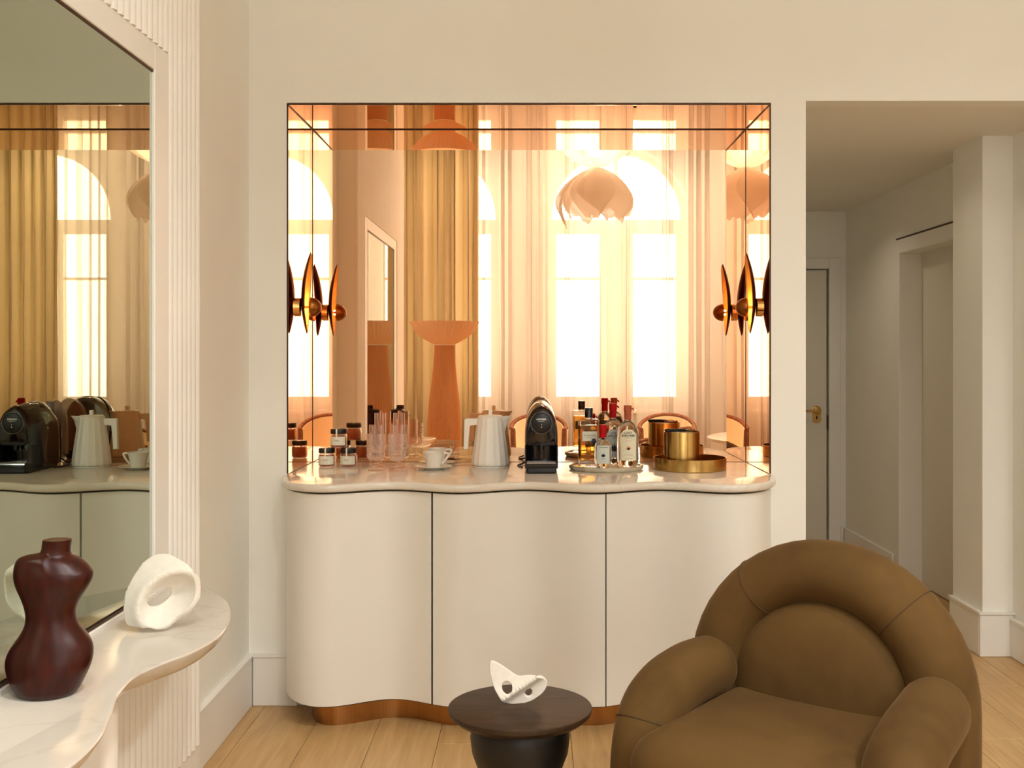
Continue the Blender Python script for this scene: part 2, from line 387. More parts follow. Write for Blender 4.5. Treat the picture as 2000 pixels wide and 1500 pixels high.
# hall behind the doorway
box('wall_hall_left', 'wall', (1.02, 1.06, WY+.1, 7.62, 0, OT), kind='structure')
box('wall_hall_end', 'wall', [(1.02, 1.20, 7.62, 7.74, 0, OT), (1.20, 2.105, 7.62, 7.74, 2.0, OT), (2.105, 2.9, 7.62, 7.74, 0, OT), (1.20, 2.105, 7.70, 7.74, 0, 2.0)], kind='structure')
box('wall_hall_right', 'wall', [(2.22, 2.9, WY+.1, 5.55, 0, OT), (2.22, 2.9, 5.55, 6.5, 2.03, OT), (2.22, 2.9, 6.5, 7.62, 0, OT), (2.42, 2.9, 5.55, 6.5, 0, 2.03)], kind='structure')
box('ceiling', 'ceil', (1.02, 2.9, WY+.1, 7.74, OT, OT+.1), kind='structure')
box('wall_pier', 'wall', (2.08, 2.22, 4.97, 5.32, 0, OT), kind='structure')
def baseb(name, segs, h=.196):
    """segs: (x0,x1,y0,y1) footprints"""
    bm = bmesh.new()
    for (x0, x1, y0, y1) in segs:
        bx(bm, x0, x1, y0, y1, 0, h, bev=.004, seg=1)
    return link(name, fin(bm, name), 'trim', None, kind='structure')
baseb('baseboard_back', [(WLX+.018, NL+.04, WY-.018, WY), (NR+.0, OL, WY-.018, WY), (OR_, RX, WY-.018, WY)])
baseb('baseboard_left', [(WLX, WLX+.018, 3.283, WY-.018)])
baseb('baseboard_pier', [(2.062, 2.22, 4.952, 4.97), (2.062, 2.08, 4.97, 5.32)])
baseb('baseboard_hall_right', [(2.202, 2.22, WY+.1, 4.952), (2.202, 2.22, 5.32, 5.47), (2.202, 2.22, 6.58, 7.60)], .17)
baseb('baseboard_hall_end', [(2.18, 2.202, 7.60, 7.62)], .17)
# thin beads on top of the skirtings
box('trim_1', 'trim', [(WLX+.024, NL+.04, WY-.024, WY, .196, .206), (WLX, WLX+.024, 3.283, WY, .196, .206)], kind='structure')
box('trim_2', 'trim', [(2.056, 2.226, 4.946, 4.97, .196, .206), (2.056, 2.08, 4.97, 5.32, .196, .206), (2.196, 2.22, WY+.1, 4.946, .17, .18)], kind='structure')
# end door of the hall
d1 = struct('door_1')
box('door_leaf', 'doorpaint', (1.21, 2.090, 7.640, 7.68, .005, 1.99), d1, bev=.002)
box('door_casing', 'trim', [(2.100, 2.180, 7.605, 7.63, 0, 2.075), (1.12, 1.205, 7.605, 7.63, 0, 2.075), (1.205, 2.100, 7.605, 7.63, 1.998, 2.075)], d1, bev=.004)
h = struct('tmp'); bpy.data.objects.remove(h)
hp = [( .022*math.cos(a)*1.15, .035*(1 if math.sin(a) > 0 else -1)*0+.028*math.sin(a)+(.035 if math.sin(a) > 0 else -.035)) for a in [2*PI*i/24 for i in range(24)]]
lk = link('lock_plate', prism([(2.018+p[0]*1.2, .965+p[1]) for p in hp], 'y', 7.632, 7.640, 'lock_plate', bev=.002), 'brassy', d1)
h_ = link('handle', sweep(smooth_path([(2.018, 7.64, .995), (2.018, 7.60, .995), (2.005, 7.585, .994), (1.88, 7.582, .990)], 18), .009, 'handle', 10, round_ends=True), 'brassy', lk, smooth=True)
link('handle_rose', lathe([(.001, 0), (.03, 0), (.03, .012), (.022, .02), (.001, .021)], 'handle_rose', 24), 'brassy', lk, smooth=True)
rr = bpy.data.objects['handle_rose']; rr.rotation_euler = (PI/2, 0, 0); rr.location = (2.018, 7.632, .995)
kh = box('keyhole', 'dark', (2.013, 2.023, 7.630, 7.633, .930, .955), lk)
box('latch_plate', 'dark', (2.090, 2.099, 7.636, 7.642, .86, .96), d1)
# side door of the hall
d2 = struct('door_2')
box('door_leaf', 'doorpaint', (2.345, 2.385, 5.56, 6.495, .005, 2.02), d2, bev=.002)
box('door_jamb', 'trim', [(2.23, 2.42, 6.47, 6.50, 0, 2.03), (2.23, 2.42, 5.55, 5.58, 0, 2.03), (2.23, 2.42, 5.58, 6.47, 2.0, 2.03)], d2, bev=.003)
box('door_casing', 'trim', [(2.205, 2.232, 6.47, 6.545, 0, 2.085), (2.205, 2.232, 5.50, 5.58, 0, 2.085), (2.205, 2.232, 5.58, 6.47, 2.0, 2.085)], d2, bev=.004)
box('dark_line', 'bronze', (2.212, 2.222, 5.50, 6.545, 2.088, 2.096), d2)  # thin dark strip above the door casing
# floor: sub floor and oak planks
fl = box('floor', 'dark', [(ALX-.15, RX+.15, BY-.15, WY, -.12, -.018), (OL-.07, 2.9, WY, 7.74, -.12, -.018)], kind='structure')
PW = .24
xs0 = -1.06-PW*5
for i in range(32):
    x0 = xs0+i*PW; x1 = x0+PW-.0016
    if x0 > RX: break
    x0c, x1c = max(x0, ALX), min(x1, RX)
    y = BY - random.random()*1.6
    hall = x0 < 2.9 and x1 > OL-.07
    yend = 7.72 if hall else WY+.02
    while y < yend:
        ln = random.choice((1.7, 1.9, 2.2, 2.2)); y0 = max(y, BY); y1 = min(y+ln-.0016, yend)
        if y1-y0 > .05:
            bm = bmesh.new(); bx(bm, x0c, x1c, y0, y1, -.018, 0, bev=.0012, seg=1)
            link('plank', fin(bm, 'plank'), 'oak', fl)
        y += ln

# reeded panelling on the left wall around the mirror
PX = -1.030; PY0, PY1 = 1.04, 3.283; MZ0, MZ1 = .757, 2.163; MY0, MY1 = 1.60, 2.894
FZ0, FZ1, FY0, FY1 = .735, 2.235, 1.49, 3.005
pn = box('trim_3', 'reed', [(WLX, PX, PY0, PY1, .21, CZ), (WLX, PX+.012, PY0, PY1, 0, .21)], kind='structure')
RP = .0405; RR = RP/2
def reed_mesh(z0, z1, n=8):
    rings = []
    for z in (z0, z1):
        rings.append([(.0005 + .020*math.sin(PI*k/n), -RR*.90*math.cos(PI*k/n), z) for k in range(n+1)])
    me = rings_mesh(rings, 'reed', True); me.materials.append(M['reed']); return me
rm_full, rm_up, rm_lo = reed_mesh(.212, CZ-.002), reed_mesh(FZ1, CZ-.002), reed_mesh(.212, .70)
for me in (rm_full, rm_up, rm_lo):
    me.shade_smooth()
    try: me.set_sharp_from_angle(angle=math.radians(50))
    except Exception: pass
k = 0; y = PY1-RR
while y > PY0+RR*.5:
    if y-RR*.5 > FY1 or y+RR*.5 < FY0: ms = [rm_full]
    else: ms = [rm_up, rm_lo]
    for me in ms:
        o = bpy.data.objects.new('reed', me); COL.objects.link(o); o.parent = pn; o.location = (PX, y, 0)
    y -= RP
# big wall mirror
wm = thing('wall_mirror', 'tall greenish wall mirror in a flat cream frame above the curved marble shelf', 'mirror', (PX, (MY0+MY1)/2, MZ0))
oy = -(MY0+MY1)/2
box('frame', 'trim', [(0, .014, FY0+oy, MY0+oy, FZ0-MZ0, FZ1-MZ0), (0, .014, MY1+oy, FY1+oy, FZ0-MZ0, FZ1-MZ0), (0, .014, MY0+oy, MY1+oy, MZ1-MZ0, FZ1-MZ0), (0, .014, MY0+oy, MY1+oy, FZ0-MZ0, 0)], wm, bev=.002, seg=1)
box('glass', 'green', (.0005, .007, MY0+oy+.002, MY1+oy-.022, .012, MZ1-MZ0-.006), wm)
box('bevelled_edge', 'bevel', [(.0005, .0065, MY1+oy-.022, MY1+oy-.002, .002, MZ1-MZ0-.006)], wm)
box('shadow_gap', 'bronze', (.0006, .009, MY0+oy, MY1+oy, MZ1-MZ0-.006, MZ1-MZ0), wm); box('shadow_gap', 'bronze', (.0006, .009, MY0+oy, MY1+oy, .0, .008), wm)

# ------------------------------------------------------------------ mirrored niche
nm = thing('mirrored_niche', 'rose gold tinted mirror panels lining the recess above the white cabinet', 'mirror', (0, WY, CT))
def loc(b): return (b[0], b[1], b[2]-WY, b[3]-WY, b[4]-CT, b[5]-CT)
g = .001
box('mirror_panel', 'rose', loc((NL+.001, NR-.001, NB, NB+.006, CT+.001, NT+.002)), nm)
box('mirror_panel', 'rose', loc((NL-.006, NL, WY+.002, NB-g, CT+g, NT-g)), nm)
box('mirror_panel', 'rose', loc((NR, NR+.006, WY+.002, NB-g, CT+g, NT-g)), nm)
cp_ = box('mirror_panel', 'rose', loc((NL+.001, NR-.001, WY+.002, NB-.001, NT, NT+.006)), nm)
for v in cp_.data.vertices: v.co.z += .0048*v.co.y
e = .0018
TILT = .0023      # the ceiling panel rises a little towards the back
for b in ((NL-.0065, NR+.0065, WY-.0008, WY+.001, NT+.001, NT+.0055), (NL-.006, NL-.0005, WY-.0008, WY+.001, CT+.002, NT+.001), (NR+.0005, NR+.006, WY-.0008, WY+.001, CT+.002, NT+.001),
    (NL, NL+e, NB-e, NB+.006, CT+.001, NT), (NR-e, NR, NB-e, NB+.006, CT+.001, NT), (NL+e, NR-e, NB-e, NB+.006, NT-e, NT+.002),
    (NL, NL+e*1.3, WY+.002, NB-e, NT-e*1.3, NT), (NR-e*1.3, NR, WY+.002, NB-e, NT-e*1.3, NT),
    (NL, NL+e, WY+.002, NB-e, CT, CT+e), (NR-e, NR, WY+.002, NB-e, CT, CT+e), (NL+e, NR-e, NB-e, NB+.006, CT, CT+e)):
    box('edge_strip', 'bronze', loc(b), nm)

# ------------------------------------------------------------------ wavy cabinet and countertop
XL, XR = -.985, .957; PKL, PKR = -.771, .726
def front_y(x, base=3.975, amp=.045):
    return base - amp*math.cos(2*PI*(x-PKL)/((PKR-PKL)/3))
def outline(off, nx=110, nend=14, back=WY, x0=None, x1=None):
    """wave front from left end to right end, pushed back by off"""
    pts = []
    el = (PKL-XL)-off*.9; ed = WY-(3.93+off)
    for i in range(nend):
        t = PI/2*(1-i/nend); pts.append((PKL-el*math.sin(t), WY-ed*math.cos(t)))
    for i in range(nx+1):
        x = PKL+(PKR-PKL)*i/nx; pts.append((x, front_y(x)+off))
    er = (XR-PKR)-off*.9
    for i in range(1, nend+1):
        t = PI/2*i/nend; pts.append((PKR+er*math.sin(t), WY-ed*math.cos(t)))
    return pts
TH = .030
# countertop: wave part in front of the wall and a rectangular part in the niche
fo = outline(0)
ct_out = [(x, min(y, WY-.001)) for x, y in fo] + [(NR-.001, WY-.001), (NR-.001, NB-.001), (NL+.001, NB-.001), (NL+.001, WY-.001)]
rings = []
for (off, z) in ((.010, CT-TH), (.003, CT-TH+.003), (0, CT-TH+.008), (0, CT-.012), (.002, CT-.005), (.007, CT-.0012), (.013, CT)):
    f2 = outline(off)
    rings.append([(x, min(y, WY-.001), z) for x, y in f2] + [(NR-.001, WY-.001, z), (NR-.001, NB-.001, z), (NL+.001, NB-.001, z), (NL+.001, WY-.001, z)])
me = rings_mesh(rings, 'countertop')
bm = bmesh.new(); bm.from_mesh(me); bmesh.ops.triangulate(bm, faces=[f for f in bm.faces if len(f.verts) > 4]); bm.to_mesh(me); bm.free()
ctop = link('countertop', me, 'marble'); autosm(ctop, 50)
tag(ctop, 'polished cream marble countertop with a scalloped wavy front edge on the white cabinet', 'countertop')
cab = thing('wavy_cabinet', 'cream lacquered cabinet with three rippling doors under the marble countertop', 'cabinet', (0, WY, 0))
def shell_prism(inner, outer, z0, z1, name):
    n = len(inner); loop = outer + inner[::-1]
    bm = bmesh.new(); A = [bm.verts.new((x, y-WY, z0)) for x, y in loop]; B = [bm.verts.new((x, y-WY, z1)) for x, y in loop]
    m = len(loop)
    for i in range(m): bm.faces.new((A[i], A[(i+1) % m], B[(i+1) % m], B[i]))
    for i in range(n-1):
        j = m-1-i
        bm.faces.new((A[i], A[j], A[j-1], A[i+1])); bm.faces.new((B[i], B[i+1], B[j-1], B[j]))
    return fin(bm, name)
DO, DI = outline(.022, 700, 24), outline(.042, 700, 24)
def clip(lo, hi):
    idx = [i for i, (x, y) in enumerate(DO) if lo <= x <= hi]
    return [DI[i] for i in idx], [DO[i] for i in idx]
for lo, hi in ((-9, -.3735), (-.3695, .2685), (.2725, 9)):
    a, b = clip(lo, hi)
    dr = link('door', shell_prism(a, b, .10, CT-TH-.008, 'door'), 'lacquer', cab); autosm(dr, 45)
bo = outline(.046, 110, 14)
body = link('carcass', prism([(x, y-WY) for x, y in bo], 'z', .09, CT-TH, 'carcass'), 'dark', cab)
ko = outline(.115, 110, 14)
kk = link('toe_kick', prism([(x*.985, y-WY) for x, y in ko], 'z', 0, .095, 'toe_kick'), 'kick', cab, label='brushed brass toe kick'); autosm(kk, 40)

# ------------------------------------------------------------------ curved shelf on the left
SZ = .745
edge = [(-1.012, 3.09), (-.95, 3.05), (-.87, 2.95), (-.80, 2.83), (-.748, 2.66), (-.727, 2.50), (-.745, 2.37), (-.785, 2.27), (-.807, 2.18), (-.797, 2.07), (-.765, 1.95), (-.738, 1.83), (-.735, 1.70), (-.765, 1.57), (-.80, 1.48), (-.80, 1.38), (-.76, 1.25), (-.75, 1.15), (-.82, 1.06), (-1.012, 1.045)]
ep = [(v.x, v.y) for v in smooth_path([(a, b, 0) for a, b in edge], 120)]
def inset_edge(d):
    out = []; n = len(ep)
    for i, (x, y) in enumerate(ep):
        a = ep[max(i-1, 0)]; b = ep[min(i+1, n-1)]; tx, ty = b[0]-a[0], b[1]-a[1]; L = math.hypot(tx, ty) or 1
        nx_, ny_ = ty/L, -tx/L
        out.append((min(max(x+nx_*d, -1.0125), x if nx_ > 0 else 9) if False else max(x+nx_*d, -1.0125), y+ny_*d))
    return out
SB = PX+.0145
rings = []
for d, z in ((.050, SZ-.052), (.030, SZ-.044), (.012, SZ-.028), (.002, SZ-.010), (0, SZ-.004), (.002, SZ-.0012), (.005, SZ)):
    q = inset_edge(d)
    rings.append([(x, y, z) for x, y in q] + [(SB, ep[-1][1], z), (SB, ep[0][1], z)])
me = rings_mesh(rings, 'shelf_top')
bm = bmesh.new(); bm.from_mesh(me); bmesh.ops.triangulate(bm, faces=[f for f in bm.faces if len(f.verts) > 4]); bm.to_mesh(me); bm.free()
con = thing('console_shelf', 'white marble console shelf with a serpentine edge below the wall mirror', 'shelf', (0, 0, 0))
st = link('shelf_top', me, 'marble2', con); autosm(st, 50)
# rounded supporting fin
fo_ = [(-1.0095, 2.245)] + [(-.905+.028*math.cos(a), 2.273+.028*math.sin(a)) for a in [(-PI/2)+PI*i/12 for i in range(13)]] + [(-1.0095, 2.301)]
fn = link('support', prism(fo_, 'z', 0, SZ-.050, 'support'), 'reed', con); autosm(fn, 40)
fn2 = fn.copy(); COL.objects.link(fn2); fn2.location = (0, -.75, 0)

# ------------------------------------------------------------------ sheet sculptures
def inside(p, poly):
    c = False; n = len(poly); x, y = p
    for i in range(n):
        x1, y1 = poly[i]; x2, y2 = poly[i-1]
        if (y1 > y) != (y2 > y) and x < (x2-x1)*(y-y1)/(y2-y1)+x1: c = not c
    return c
def sheet(outl, holes, disp, thick, step, name):
    vs = [Vector(p) for p in outl]; ed = [(i, (i+1) % len(outl)) for i in range(len(outl))]
    for h in holes:
        s = len(vs); vs += [Vector(p) for p in h]; ed += [(s+i, s+(i+1) % len(h)) for i in range(len(h))]
    x0 = min(p[0] for p in outl); x1 = max(p[0] for p in outl); y0 = min(p[1] for p in outl); y1 = max(p[1] for p in outl)
    bnd = [v.copy() for v in vs]
    j = 0; y = y0
    while y < y1:
        x = x0+(step/2 if j % 2 else 0)
        while x < x1:
            if inside((x, y), outl) and not any(inside((x, y), h) for h in holes) and min((Vector((x, y))-b).length for b in bnd) > step*.6: vs.append(Vector((x, y)))
            x += step
        y += step*.87; j += 1
    V, E, F, *_ = delaunay_2d_cdt(vs, ed, [], 0, 1e-6)
    bm = bmesh.new(); B = [bm.verts.new((v.x, disp(v.x, v.y), v.y)) for v in V]
    for f in F:
        c = sum((V[i] for i in f), Vector((0, 0)))/len(f)
        if inside(c, outl) and not any(inside(c, h) for h in holes): bm.faces.new([B[i] for i in f])
    bmesh.ops.delete(bm, geom=[v for v in bm.verts if not v.link_faces], context='VERTS')
    me = fin(bm, name); return me
def circ(cx, cy, rx, ry, n=18, rot=0):
    return [(cx+rx*math.cos(t)*math.cos(rot)-ry*math.sin(t)*math.sin(rot), cy+rx*math.cos(t)*math.sin(rot)+ry*math.sin(t)*math.cos(rot)) for t in [2*PI*i/n for i in range(n)]]
def finish_sheet(o, th):
    s = o.modifiers.new('thickness', 'SOLIDIFY'); s.thickness = th; s.offset = 0
    s2 = o.modifiers.new('round', 'SUBSURF'); s2.levels = 2; s2.render_levels = 2
    o.data.shade_smooth()
# twin-holed piece on the side table
TBX, TBY, TBZ = -.033, 2.85, .465
S = .001357
op = [(957, 1296), (963, 1291), (978, 1298), (998, 1311), (1014, 1319), (1035, 1316), (1053, 1316), (1065, 1322), (1070, 1333), (1066, 1346), (1055, 1358), (1041, 1367), (1026, 1372), (1000, 1373), (984, 1366), (971, 1352), (962, 1332), (957, 1312)]
opm = [((x-1013)*S, (1374-y)*S) for x, y in op]
opm = [(v.x, v.y) for v in smooth_path([(a, b, 0) for a, b in opm], 54, True)]
def d2(x, z):
    ax, az, bx_, bz = (975-1013)*S, (1374-1366)*S, (1048-1013)*S, (1374-1318)*S
    L = math.hypot(bx_-ax, bz-az); nx_, nz = -(bz-az)/L, (bx_-ax)/L
    dd = (x-ax)*nx_+(z-az)*nz
    if dd > 0: y = .032*(1-math.exp(-dd/.020)) - .25*max(0, z-.085)*0
    else: y = .026*(1-math.exp(dd/.013))
    return y - .016
sc2 = link('ceramic_sculpture', sheet(opm, [circ((992-1013)*S, (1374-1341)*S, 10.5*S, 10*S, 22), circ((1033-1013)*S, (1374-1350)*S, 7*S, 8.5*S, 22)], d2, .01, .0055, 'ceramic_sculpture'), 'ceramic', None, (-.038, 2.84, TBZ+.007))
finish_sheet(sc2, .011)
tag(sc2, 'white folded ceramic sculpture with two round holes on the round side table', 'sculpture')
# single-holed piece on the shelf
S1 = .655*2100/537/2100
cxp, cyb = 318, 1226
op = [(248, 1183), (251, 1160), (262, 1135), (278, 1110), (297, 1094), (322, 1089), (345, 1097), (367, 1113), (381, 1133), (384, 1158), (378, 1182), (362, 1200), (342, 1212), (322, 1226), (305, 1227), (280, 1219), (254, 1218), (249, 1200)]
opm = [((x-cxp)*S1, (cyb-y)*S1) for x, y in op]
opm = [(v.x, v.y) for v in smooth_path([(a, b, 0) for a, b in opm], 54, True)]
def d1f(x, z):
    hx, hz = (314-cxp)*S1, (cyb-1165)*S1
    ex, ez = (331-cxp)*S1, (cyb-1171)*S1
    a = math.radians(40); u = (x-ex)*math.cos(a)+(z-ez)*math.sin(a); v = -(x-ex)*math.sin(a)+(z-ez)*math.cos(a)
    q = math.sqrt((u/.078)**2+(v/.058)**2)
    dish = .046*max(0, 1-q**1.6) if q < 1 else -.0
    rim = -.006*math.exp(-((q-1)/.14)**2)
    out = .055*max(0, q-1)**1.1
    return dish+rim+out-.01
sc1 = link('ceramic_sculpture', sheet(opm, [circ((308-cxp)*S1, (cyb-1167)*S1, 25*S1, 18*S1, 24, .6)], d1f, .01, .0055, 'ceramic_sculpture'), 'ceramic', None, (-.872, 2.54, SZ+.008))
sc1.rotation_euler = (0, 0, math.radians(16))
finish_sheet(sc1, .015)
tag(sc1, 'white ring shaped ceramic sculpture with one oval hole at the end of the marble shelf', 'sculpture')

# torso vase
sv = .655*2100/660/2100
sec = [(1060, 84, 134, .95), (1057, 82, 137, .95), (1070, 81, 135, .95), (1085, 79, 133, .95), (1089, 70, 137, .9), (1092, 52, 146, .75), (1098, 38, 158, .66), (1107, 30, 170, .62), (1118, 26, 178, .62), (1132, 24, 179, .64), (1150, 28, 172, .68), (1170, 38, 158, .74), (1190, 46, 146, .80), (1210, 50, 142, .84), (1228, 49, 147, .82), (1245, 43, 160, .78), (1262, 32, 171, .76), (1280, 20, 175, .76), (1300, 12, 174, .78), (1318, 11, 170, .80), (1336, 17, 162, .84), (1352, 25, 154, .9), (1364, 33, 147, .92), (1369, 40, 140, .92)]
rings = []; n = 40; yb = 1369
for i, (y, a, b, dr) in enumerate(sec):
    z = (yb-y)*sv; cx = ((a+b)/2-92)*sv; r = (b-a)/2*sv; ring = []
    for j in range(n):
        t = 2*PI*j/n
        zz = z
        # shoulders: the left one rolls forward and higher, the right one drops behind
        if 1086 < y < 1135: zz += .007*math.cos(t)*-1*(1-abs(y-1108)/28) + .006*math.sin(-t)*(1-abs(y-1108)/28)*(-1 if math.cos(t) > 0 else 1)
        rr_ = r
        if 1235 < y < 1335: rr_ *= 1+.05*math.sin(2*t+ (y-1240)/30)
        rr2 = rr_
        ring.append((cx+rr_*math.cos(t), rr2*dr*math.sin(t), zz))
    rings.append(ring)
vz = link('torso_vase', rings_mesh(rings[::-1], 'torso_vase'), 'torso', None, (-948*2.084/2100+.010, 2.068, SZ), smooth=True)
vz.scale = (.985, 1, .965)
m_ = vz.modifiers.new('s', 'SUBSURF'); m_.levels = 1; m_.render_levels = 1
tag(vz, 'dark red-brown wooden vase shaped like a twisted female torso in front of the wall mirror', 'vase')

# ------------------------------------------------------------------ side table
stb = thing('side_table', 'small round dark wood side table before the brass kick of the cabinet', 'table', (TBX, TBY, 0))
R = .191
link('tabletop', lathe([(.001, .465), (R-.004, .465), (R-.001, .464), (R, .461), (R-.002, .452), (R-.018, .438), (R-.05, .432), (.001, .432)], 'tabletop', 96), 'walnut', stb); autosm(bpy.data.objects['tabletop'], 35)
link('pedestal', lathe([(.001, .4325), (.118, .4325), (.128, .415), (.132, .385), (.127, .345), (.112, .305), (.098, .285), (.104, .270), (.125, .235), (.140, .19), (.150, .13), (.150, .06), (.142, .01), (.135, 0), (.001, 0)], 'pedestal', 64), mat('black_wood', (.004, .003, .003), .45), stb, smooth=True)

# ------------------------------------------------------------------ armchair
YAW = math.radians(-38)
ac = thing('tub_armchair', 'olive brown suede armchair with fat rounded tube arms beside the hall doorway', 'armchair', (.80, 2.93, 0), 0)
ac.rotation_euler = (0, 0, YAW)   # local x = sitter width, local -y = forward
def sub(o, l=1):
    m = o.modifiers.new('s', 'SUBSURF'); m.levels = l; m.render_levels = l; return o
Rc, rt, zc = .315, .088, .485
path = [(-Rc, .0, .03), (-Rc, .0, .15), (-Rc, .0, .30)]
for i in range(0, 25):
    t = PI-PI*i/24; path.append((Rc*math.cos(t), .02*math.sin(t)+.0, zc+Rc*math.sin(t)))
path += [(Rc, .0, .30), (Rc, .0, .15), (Rc, .0, .03)]
link('back_frame', sweep(path, rt, 'back_frame', 28, up=Vector((0, 1, 0)), ell=(1, 1.15)), 'suede', ac, smooth=True)
# seams of the back frame
for t in (math.radians(128), math.radians(48)):
    c = Vector((Rc*math.cos(t), .02*math.sin(t), zc+Rc*math.sin(t))); rad = Vector((math.cos(t), 0, math.sin(t)))
    ring = [c+(rad*math.cos(a)+Vector((0, 1, 0))*math.sin(a)*1.15)*(rt+.0004) for a in [2*PI*i/40 for i in range(40)]]
    link('seam', sweep(ring, .0016, 'seam', 6, loop=True), 'seam', ac)
# back cushion: domed disc
rings = []
for k in range(0, 15):
    a = PI*k/14; rr = .266*max(math.sin(a), .001)**.62; yy = -.088*math.cos(a)-.016
    rings.append([(rr*math.cos(t), yy, zc-.015+rr*math.sin(t)*.98) for t in [2*PI*j/48 for j in range(48)]])
link('back_cushion', rings_mesh(rings, 'back_cushion'), 'suede', ac, smooth=True)
# seat: soft rounded block
bm = bmesh.new(); bx(bm, -.286, .286, -.60, .06, .05, .468, bev=.085, seg=6)
for v in bm.verts:
    if v.co.z > .3: v.co.z += .018*math.cos(v.co.x/.262*PI/2)*math.cos((v.co.y+.27)/.33*PI/2)
    v.co.y -= 0.02*math.cos(v.co.x/.262*PI/2) if v.co.y < -.3 else 0
link('seat', fin(bm, 'seat'), 'suede', ac, smooth=True)
for s in (-1, 1):
    u = .335*s+(.022 if s < 0 else 0); ra = .086
    pts = [(u*.97, -.115, .517), (u, -.20, .515), (u*1.01, -.30, .50), (u*1.01, -.375, .465), (u*1.01, -.415, .40), (u*1.01, -.43, .30), (u*1.01, -.432, .18), (u*1.01, -.432, .06)]
    arm = link('arm', sweep(smooth_path(pts, 36), ra, 'arm', 26, up=Vector((1, 0, 0)), round_ends=True), 'suede', ac, smooth=True)
    P = smooth_path(pts, 36)
    i = 18; c = P[i]; t = (P[i+1]-P[i-1]).normalized(); sd = Vector((1, 0, 0)); uu = sd.cross(t)
    link('seam', sweep([c+(sd*math.cos(a)+uu*math.sin(a))*(ra+.0004) for a in [2*PI*j/40 for j in range(40)]], .0015, 'seam', 6, loop=True), 'seam', arm)

# ------------------------------------------------------------------ sconces
def sconce(side, z_y, label):
    X = NL if side < 0 else NR
    t = thing('leaf_sconce', label, 'wall lamp', (X, z_y, 1.591), 0, 'leaf sconces in the niche')
    s = -side    # inward direction (+1 for the left wall)
    lm = lambda p: (p[0]*s, p[1], p[2])
    pl = link('mounting_plate', lathe([(.001, 0), (.038, 0), (.038, .013), (.036, .015), (.001, .015)], 'mounting_plate', 32), 'brassy', t); autosm(pl, 40)
    pl.rotation_euler = (0, s*PI/2, 0)
    # concave leaf: grid u along length, v across width
    H0, H1 = -.108, .226; nu, nv = 34, 14; rings = []
    for i in range(nu+1):
        u = i/nu; z = H0+(H1-H0)*u
        prof = math.sin(PI*u**1.08)**.60 if 0 < u < 1 else 0.0
        wd = .056*prof+.0004
        xb = .018+.036*abs((z-.035)/.19)**2.0
        row = [(xb+.022*((j/nv*2-1)**2)*prof, wd*(j/nv*2-1), z) for j in range(nv+1)]
        rings.append([lm(p) for p in row])
    me = rings_mesh(rings, 'leaf_shade', closed=False)
    if sum(p.normal.x for p in me.polygons)*s < 0: me.flip_normals()
    lf = link('leaf_shade', me, 'sconce_in', t, smooth=True)
    me.materials.append(M['sconce_out'])
    so = lf.modifiers.new('t', 'SOLIDIFY'); so.thickness = .0035; so.offset = -1; so.material_offset = 1; so.material_offset_rim = 1
    link('stem', sweep([lm((.010, 0, 0)), lm((.060, 0, 0))], .006, 'stem', 12, up=Vector((0, 0, 1))), 'brassy', t, smooth=True)
    # hemispherical cap with its open side to the leaf
    prof = [(.0405*math.cos(a), .046*math.sin(a)) for a in [PI/2*k/10 for k in range(11)]]
    rings = [[lm((.052+h_, r_*math.cos(q), r_*math.sin(q))) for q in [2*PI*j/32 for j in range(32)]] for r_, h_ in prof]
    cp = link('bulb_cap', rings_mesh(rings, 'bulb_cap', cap=(False, True)), 'sconce_cap', t, smooth=True)
    so = cp.modifiers.new('t', 'SOLIDIFY'); so.thickness = .002
    bu = link('bulb', lathe([(.001, -.014), (.010, -.010), (.014, 0), (.010, .010), (.001, .014)], 'bulb', 16), 'bulb', cp, lm((.062, 0, 0)), smooth=True)
    L = bpy.data.lights.new('sconce_light', 'POINT'); L.energy = 7; L.color = (1, .62, .28); L.shadow_soft_size = .012
    lo = bpy.data.objects.new('sconce_light', L); COL.objects.link(lo); lo.parent = t; lo.location = lm((.047, 0, 0))
    return t
sconce(-1, 4.457, 'brown leaf-shaped lit wall sconce on the left mirror panel of the niche')
sconce(1, 4.475, 'brown leaf-shaped lit wall sconce on the right mirror panel of the niche')

# ------------------------------------------------------------------ things on the countertop
def P(px, z): return (px-1040)*z/2100
# jars
def jar(x, y, z, label, word, m='honey'):
    t = thing('honey_jar', label, 'jar', (x, y, z), random.uniform(-.1, .1), 'jars stacked at the left end of the counter')
    r = .0355
    b = link('jar_body', lathe([(.001, .0005), (r-.006, .0005), (r-.001, .004), (r, .010), (r, .048), (r-.003, .053), (r-.005, .056), (r-.005, .060)], 'jar_body', 36, cap=(False, False)), 'goblet', t, smooth=True)
    link('filling', lathe([(.001, .003), (r-.006, .003), (r-.003, .008), (r-.003, .047), (r-.007, .052), (.001, .052)], 'filling', 36), m, b, smooth=True)
    ld = link('lid', lathe([(.001, .080), (r-.004, .080), (r-.002, .079), (r-.001, .077), (r-.001, .061), (r-.002, .059), (.001, .059)], 'lid', 48, rf=lambda t_, z_: .006*math.cos(40*t_) if .062 < z_ < .078 else 0), 'mblack', t); autosm(ld, 40)
    patch(r+.0004, -1.05, 1.05, .012, .048, 'paper_label', 'label', t, (0, 0, 0), 12)
    patch(r+.0006, -.085, .085, .040, .0802, 'tape', 'label2', t, (0, 0, 0), 3)
    box('tape', 'label2', (-.003, .003, -r, r, .0802, .0806), t)
    text(word, .0075, 'print', 'ink', t, (0, 0, .031), bend=r+.0013, spacing=1.05)
    return t
JZ = 4.56
jar(P(638.5, JZ), JZ, CT, 'left jar with black lid and pale label standing on the marble counter', 'HONEY')
jar(P(681, JZ), JZ, CT, 'right jar with black lid and pale label standing next to the stemmed glasses', 'BERRY')
